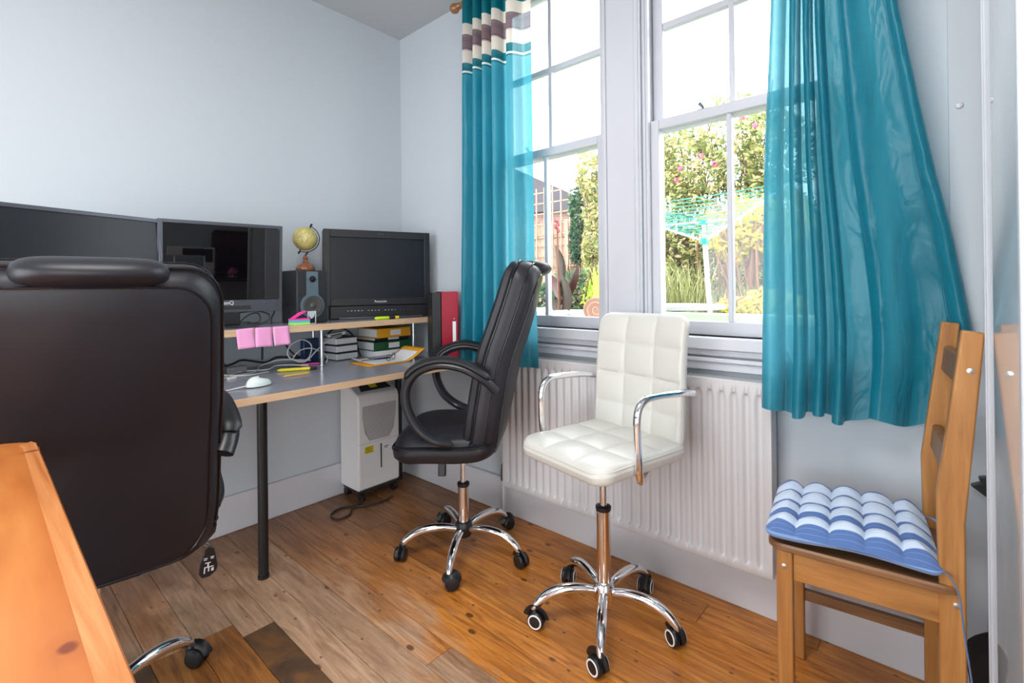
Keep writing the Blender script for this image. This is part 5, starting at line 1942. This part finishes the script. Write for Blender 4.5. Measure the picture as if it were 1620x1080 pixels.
gzl = GZ
bushes = [(-3.35, 6.3, 2.45, 'tall yellow-green shrub behind the clothes airer, left one'), (-2.45, 6.1, 2.75, 'tall yellow-green shrub with pink roses behind the clothes airer, centre'), (-1.55, 6.2, 2.8, 'tall yellow-green shrub behind the clothes airer, right one'), (-0.6, 6.3, 2.7, 'tall shrub half hidden by the plain teal curtain')]
for i, (x, yv, hgt, lb) in enumerate(bushes):
    sh = shrub('rose_bush', lb, 'shrub', (x, yv, GZ), [((0, 0, hgt * 0.45), (0.62, 0.5, hgt * 0.34), 0.42), ((0.1, 0, hgt * 0.76), (0.55, 0.45, hgt * 0.24), 0.34), ((-0.2, 0.1, hgt * 0.2), (0.6, 0.5, hgt * 0.2), 0.24)], GREEN, 0.040, 7000, 20 + i, 26, group='tall shrubs along the end of the garden')
    rs = random.Random(50 + i)
    for k in range(5 if i in (1, 2) else 2):
        mb = MB()
        px_, pz = rs.uniform(-0.5, 0.5), rs.uniform(hgt * 0.5, hgt * 0.88)
        for q in range(14):
            a, e = rs.uniform(0, 6.28), rs.uniform(-1, 1.5)
            dv = Vector((cos(a) * cos(e), sin(a) * cos(e), sin(e)))
            Mx = Matrix.Translation(Vector((px_, -0.52, pz)) + dv * 0.018) @ dv.to_track_quat('Z', 'Y').to_matrix().to_4x4()
            mb.lathe([(0.001, 0), (0.013, 0.003), (0.017, 0.009)], 6, Mx)
        mb.build('rose', M_rose, sh)
# thin airy sprays above the shrubs
for i, (x, yv, hgt) in enumerate(((-2.9, 6.8, 3.2), (-1.9, 6.7, 3.3))):
    shrub('sapling', 'sparse leafy branches rising above the shrubs, %s' % ('left of the airer pole' if i == 0 else 'right of the airer pole'), 'sapling', (x, yv, GZ), [((0, 0, hgt * 0.72), (0.75, 0.3, hgt * 0.26), 1.0)], GREEN, 0.036, 1500, 70 + i, 30, smat=M_bark)

# long grass at the left of the airer
def grass(name, label, loc, n, h0, spread, mat, seed, wd=0.007, lean=0.35):
    rs = random.Random(seed)
    mb = MB()
    for k in range(n):
        a = rs.uniform(0, 6.28)
        b0 = Vector((rs.uniform(-spread, spread), rs.uniform(-spread * 0.5, spread * 0.5), 0))
        hh = h0 * rs.uniform(0.55, 1.0)
        d = Vector((cos(a), sin(a), 0)) * lean * hh * rs.uniform(0.3, 1)
        t = rs.random()
        side = Vector((-sin(a), cos(a), 0)) * wd
        prev = None
        pts = []
        for q in range(6):
            s = q / 5
            c = b0 + d * s * s + Vector((0, 0, hh * (s - 0.28 * s * s)))
            wq = (1 - s) ** 0.6
            pts.append((c - side * wq, c + side * wq))
        vs = [p for pr_ in pts for p in pr_]
        mb.add(vs, [(2 * q, 2 * q + 1, 2 * q + 3, 2 * q + 2) for q in range(5)], (t, 0, 0))
    o = mb.build(name, mat, None, smooth=False, tone=True)
    o.location = loc
    return tag(o, label, 'grass' if 'grass' in name else 'plant')


grass('ornamental_grass', 'clump of long straw-green grass behind the clothes airer at its left', (-2.35, 4.9, GZ), 900, 1.25, 0.60, STRAW, 5)
grass('ornamental_grass', 'clump of long arching grass right of the airer pole', (-1.55, 5.15, GZ), 450, 0.9, 0.5, STRAW, 6)
# yellow leaved shrub low right
shrub('yellow_shrub', 'low shrub with bright yellow leaves and red stems, right of the airer pole', 'shrub', (-1.05, 4.2, GZ), [((0, 0, 0.42), (0.40, 0.25, 0.14), 1.0)], YELLOW, 0.036, 420, 33, 16, smat=M_rst)
shrub('yellow_shrub', 'shrub with yellow-green leaves and bare red stems below the airer arms', 'shrub', (-1.45, 5.3, GZ), [((0, 0, 1.15), (0.70, 0.3, 0.40), 1.0)], YELLOW, 0.042, 1500, 34, 34, smat=M_rst)

# fence behind
M_fence = wood('brown_fence', (0.06, 0.035, 0.022), (0.13, 0.075, 0.05), (0.22, 0.13, 0.09), axis=(12, 12, 1), rough=0.85, coat=0)
M_fence2 = wood('pinkish_fence', (0.20, 0.11, 0.075), (0.36, 0.22, 0.16), (0.48, 0.32, 0.24), axis=(12, 12, 1), rough=0.85, coat=0)
def fence(label, x0, x1, yv, h_, mat):
    t_ = thing('garden_fence', label, 'fence', (x0, yv, GZ), 0)
    mb = MB()
    n = int((x1 - x0) / 0.13)
    for k in range(n):
        mb.box(k * 0.13, k * 0.13 + 0.122, 0.0, 0.015, 0.03, h_)
    mb.build('boards', mat, t_, smooth=False)
    mb = MB()
    for z in (0.3, h_ - 0.25):
        mb.box(0, x1 - x0, -0.03, 0.0, z, z + 0.07)
    mb.build('rails', mat, t_, smooth=False)
    x = 0.0
    while x < x1 - x0:
        mb = MB()
        mb.box(x, x + 0.08, -0.05, 0.03, 0, h_ + 0.06)
        mb.build('post', mat, t_)
        x += 1.8
    return t_


fence('dark brown board fence behind the tall shrubs', -4.2, 2.6, 7.4, 1.55, M_fence)
tf = fence('pinkish board fence with trellis seen through the left window', -10.5, -4.3, 7.3, 1.75, M_fence2)
mb = MB()
for k in range(32):
    mb.box(k * 0.19, k * 0.19 + 0.022, -0.06, -0.045, 0.9, 2.45)
for k in range(8):
    mb.box(0, 6.1, -0.045, -0.033, 0.95 + k * 0.2, 0.972 + k * 0.2)
mb.build('trellis', M_fence2, tf, smooth=False)
# climber
shrub('climbing_ivy', 'dark green climber hanging over the pinkish fence', 'climber', (-4.55, 6.95, GZ), [((0, 0, 1.6), (0.32, 0.14, 0.85), 0.75), ((0.35, 0, 2.2), (0.30, 0.14, 0.35), 0.25)], DGREEN, 0.055, 2200, 41, 12)
shrub('tall_shrub', 'pale yellow-green shrub beside the window pier in the left window', 'shrub', (-3.85, 6.4, GZ), [((0, 0, 1.3), (0.42, 0.3, 0.8), 0.7), ((-0.1, 0, 2.25), (0.42, 0.3, 0.5), 0.3)], GREEN, 0.042, 3600, 42, 20, tone=(0.3, 1))

# neighbour's house
hs = thing('neighbour_house', 'pale brick house with a pitched roof beyond the fence', 'house', (-10.5, 12.6, 0), radians(18))
mb = MB()
mb.box(-4.0, 2.2, 0, 4, 0, 3.65)
mb.build('walls', brick_mat('pale_brick', (0.20, 0.10, 0.075), (0.26, 0.15, 0.12), (0.26, 0.22, 0.2), 3.0), hs, smooth=False)
mb = MB()
mb.prism([(-4.3, 3.6), (2.5, 3.6), (2.5, 3.72), (-0.6, 5.3), (-0.9, 5.3), (-4.3, 3.72)], lambda u, v, d: Vector((u, d, v)), -0.3, 4.3)
mb.build('roof', pbr('grey_slate', (0.055, 0.045, 0.055), 0.7, var=0.2), hs, smooth=False, fix=True)
mb = MB()
mb.box(-2.2, -1.2, -0.04, 0.02, 1.9, 3.0)
mb.build('window', M_frame, hs, smooth=False)

# canna with dark leaves
def bigleaf(mb, base, tip, wdt, tone, fold=0.25):
    base, tip = Vector(base), Vector(tip)
    ax = tip - base
    L = ax.length
    side = ax.cross(Vector((0.3, 1, 0.1))).normalized()
    nn = side.cross(ax).normalized()
    vs = []
    for q in range(9):
        s = q / 8
        wq = wdt * sin(pi * min(1, s * 0.96 + 0.04)) ** 0.7 * (1 - 0.25 * s)
        c = base + ax * s + nn * (0.08 * L * sin(pi * s))
        vs += [c - side * wq + nn * wq * fold, c, c + side * wq + nn * wq * fold]
    fs = []
    for q in range(8):
        fs += [(3 * q, 3 * q + 1, 3 * q + 4, 3 * q + 3), (3 * q + 1, 3 * q + 2, 3 * q + 5, 3 * q + 4)]
    mb.add(vs, fs, (tone, 0, 0))


cn = thing('canna_plant', 'canna plant with large dark bronze leaves close to the left window', 'plant', (-1.90, 2.62, 0.55), 0)
mb = MB()
for (b, t_, w_, tn) in (((0, 0, 0.55), (-0.02, 0, 0.86), 0.060, 0.5), ((0.02, 0, 0.36), (0.06, -0.04, 0.66), 0.075, 0.35), ((0, 0, 0.5), (-0.14, 0.03, 0.68), 0.050, 0.9), ((0, 0, 0.45), (0.14, 0.04, 0.72), 0.045, 0.7), ((0, 0.02, 0.3), (-0.10, 0.02, 0.52), 0.06, 0.2)):
    bigleaf(mb, b, t_, w_, tn)
mb.build('leaves', CANNA, cn, tone=True)
mb = MB()
mb.tube([(0, 0, 0), (0.01, 0, 0.5), (0.0, 0, 0.95)], [0.012, 0.010, 0.005], 8)
mb.build('stem', M_rst, cn)
mb = MB()
for k in range(6):
    mb.lathe([(0.001, 0), (0.012, 0.01), (0.006, 0.03)], 6, Matrix.Translation((0.012 * cos(k * 2), 0.01 * sin(k * 2), 0.93 + 0.014 * k)))
mb.build('flower_bud', pbr('canna_bud', (0.35, 0.05, 0.07), 0.5), cn)
lp = thing('leafy_plant', 'low plant with bright green oval leaves beside the terracotta pot', 'plant', (-1.66, 2.66, 0.75), 0)
mb = MB()
for (b, t_, w_, tn) in (((0, 0, 0.2), (0.01, 0, 0.50), 0.035, 0.7), ((0, 0, 0.12), (-0.07, 0.0, 0.28), 0.035, 0.6), ((0, 0, 0.12), (0.09, 0.0, 0.30), 0.035, 0.4), ((0.05, 0, 0.16), (0.16, 0.02, 0.36), 0.03, 0.3), ((0.1, 0, 0.1), (0.13, 0.02, 0.30), 0.03, 0.2)):
    bigleaf(mb, b, t_, w_, tn)
mb.build('leaves', LIME, lp, tone=True)
mb = MB()
mb.tube([(0, 0, 0), (0, 0, 0.3)], 0.006, 8)
mb.build('stem', M_bark, lp)
shrub('lime_shrub', 'lime-green leafy shrub in the left window', 'shrub', (-2.15, 3.9, GZ), [((0, 0, 0.55), (0.42, 0.3, 0.42), 1.0)], LIME, 0.036, 2400, 43, 14)
spk = grass('spiky_plant', 'fountain of bright green sword leaves beside the window pier', (-1.80, 3.15, GZ), 90, 1.05, 0.12, LIME, 9, wd=0.012, lean=0.25)
shrub('low_shrub', 'grey-green low shrub behind the black chair headrest', 'shrub', (-3.0, 4.2, GZ), [((0, 0, 0.5), (0.5, 0.3, 0.3), 1.0)], DGREEN, 0.04, 900, 44, 8)

# stone trough, terracotta pot, wire arch
tg = thing('stone_trough', 'pale rough stone trough outside the left window', 'trough', (-1.60, 2.40, 0), 0)
mb = MB()
def tp(i, j):
    u = -0.30 + 0.60 * i / 16
    zz = [0.62, 0.985 - 0.05 * (i / 16) + 0.015 * sin(i * 1.7)][1 if j in (1, 2) else 0]
    yy = [-0.10, -0.10, 0.06, 0.06][j]
    return (u, yy, zz)
mb.grid(tp, 17, 4)
mb.box(-0.3, 0.3, -0.09, 0.05, 0.62, 0.93)
mb.build('basin', pbr('pale_stone', (0.62, 0.58, 0.50), 0.95, var=0.25, scale=12, bump=0.6, bscale=30), tg)
mb = MB()
mb.box(-0.28, 0.28, -0.08, 0.04, 0.0, 0.62)
mb.build('support', pbr('pale_stone', (0.62, 0.58, 0.50), 0.95), tg)
pot = thing('terracotta_plate', 'round terracotta disc with a spiral outside the left window', 'ornament', (-1.365, 2.22, 1.0), radians(30))
mb = MB()
mb.lathe([(0.062, -0.006), (0.066, 0.0), (0.062, 0.006)], 32, Matrix.Translation((0, 0, 0.0)) @ Matrix.Rotation(radians(90), 4, 'X'))
mb.build('disc', pbr('terracotta', (0.58, 0.29, 0.20), 0.85, var=0.15), pot)
mb = MB()
mb.tube([(0.006 * (1 + k * 0.35) * cos(k * 0.5), -0.007, 0.006 * (1 + k * 0.35) * sin(k * 0.5)) for k in range(22)], 0.003, 6)
mb.build('spiral', pbr('terracotta_light', (0.72, 0.48, 0.38), 0.85), pot)
mb = MB()
mb.tube([(0, 0.004, -0.06), (0, 0.004, -0.40), (0, 0.004, -1.0)], 0.008, 6)
mb.build('stake', M_bark, pot)
mb = MB()
mb.tube([(0.11 * cos(radians(a)), 0, 0.15 * sin(radians(a)) if a not in (0, 180) else -0.35) for a in range(0, 181, 12)], 0.004, 8)
o = mb.build('wire_hoop', pbr('galvanised_wire', (0.35, 0.35, 0.36), 0.4, 0.9), None)
o.location = (-1.40, 2.42, 0.93)
tag(o, 'thin grey wire hoop arching behind the terracotta disc', 'wire hoop')

# rotary clothes airer
ra = thing('rotary_clothes_airer', 'rotary clothes airer with green lines seen through the right window', 'clothes airer', (-1.618, 4.60, GZ), 0)
M_post = pbr('airer_metal', (0.72, 0.74, 0.76), 0.35, 0.3)
M_grnl = pbr('airer_green', (0.01, 0.30, 0.24), 0.4)
base, hub, top = Vector((0.03, 0.02, 0)), Vector((-0.02, 0, 0.985)), Vector((-0.03, 0, 1.165))
mb = MB()
mb.tube([base, hub, top], [0.024, 0.022, 0.016], 14)
mb.build('pole', M_post, ra)
mb = MB()
mb.tube([hub + Vector((0, 0, -0.03)), hub + Vector((0, 0, 0.03))], 0.042, 14)
mb.tube([top + Vector((0, 0, -0.02)), top + Vector((0, 0, 0.02))], 0.036, 14)
mb.build('hub', M_grnl, ra)
tips = []
for k in range(3):
    a = radians(90 + 120 * k)
    tip = hub + Vector((cos(a) * 0.96, sin(a) * 0.96, 0.36))
    tips.append(tip)
    mb = MB()
    mb.tube([hub, tip], 0.013, 10)
    mb.build('arm', M_post, ra)
    mb = MB()
    mb.tube([top, hub + (tip - hub) * 0.45], 0.007, 8)
    mb.build('strut', M_post, ra)
for q in range(12):
    s = 0.20 + 0.80 * q / 11
    mb = MB()
    pts = []
    for k in range(3):
        A, B = hub + (tips[k] - hub) * s, hub + (tips[(k + 1) % 3] - hub) * s
        for e in range(5):
            u = e / 5
            pts.append(A + (B - A) * u + Vector((0, 0, -0.03 * s * sin(pi * u))))
    mb.tube(pts + [pts[0]], 0.0038, 5, caps=False)
    mb.build('washing_line', M_grnl, ra)
rs = random.Random(4)
for k in range(14):
    i = rs.randrange(3)
    s = 0.2 + 0.8 * rs.randrange(12) / 11
    u = rs.uniform(0.1, 0.9)
    A, B = hub + (tips[i] - hub) * s, hub + (tips[(i + 1) % 3] - hub) * s
    p = A + (B - A) * u + Vector((0, 0, -0.03 * s * sin(pi * u)))
    mb = MB()
    mb.box(-0.006, 0.006, -0.005, 0.005, -0.065, 0.012, Matrix.Translation(ra.location + p))
    o = mb.build('clothes_peg', M_whitepl, None)
    tag(o, 'pale clothes peg clipped to a green line of the airer', 'clothes peg', 'pegs on the clothes airer lines')
# round garden table under the airer
gt = thing('garden_table', 'round grey garden table top just outside the right window', 'table', (-1.40, 3.36, 0.0), 0)
mb = MB()
mb.lathe([(0.30, 0.955), (0.32, 0.96), (0.32, 0.985), (0.30, 0.988)], 40)
mb.build('tabletop', pbr('grey_table', (0.40, 0.40, 0.42), 0.5), gt)
mb = MB()
mb.tube([(0, 0, GZ), (0, 0, 0.955)], 0.03, 12)
mb.build('pedestal', M_bark, gt)
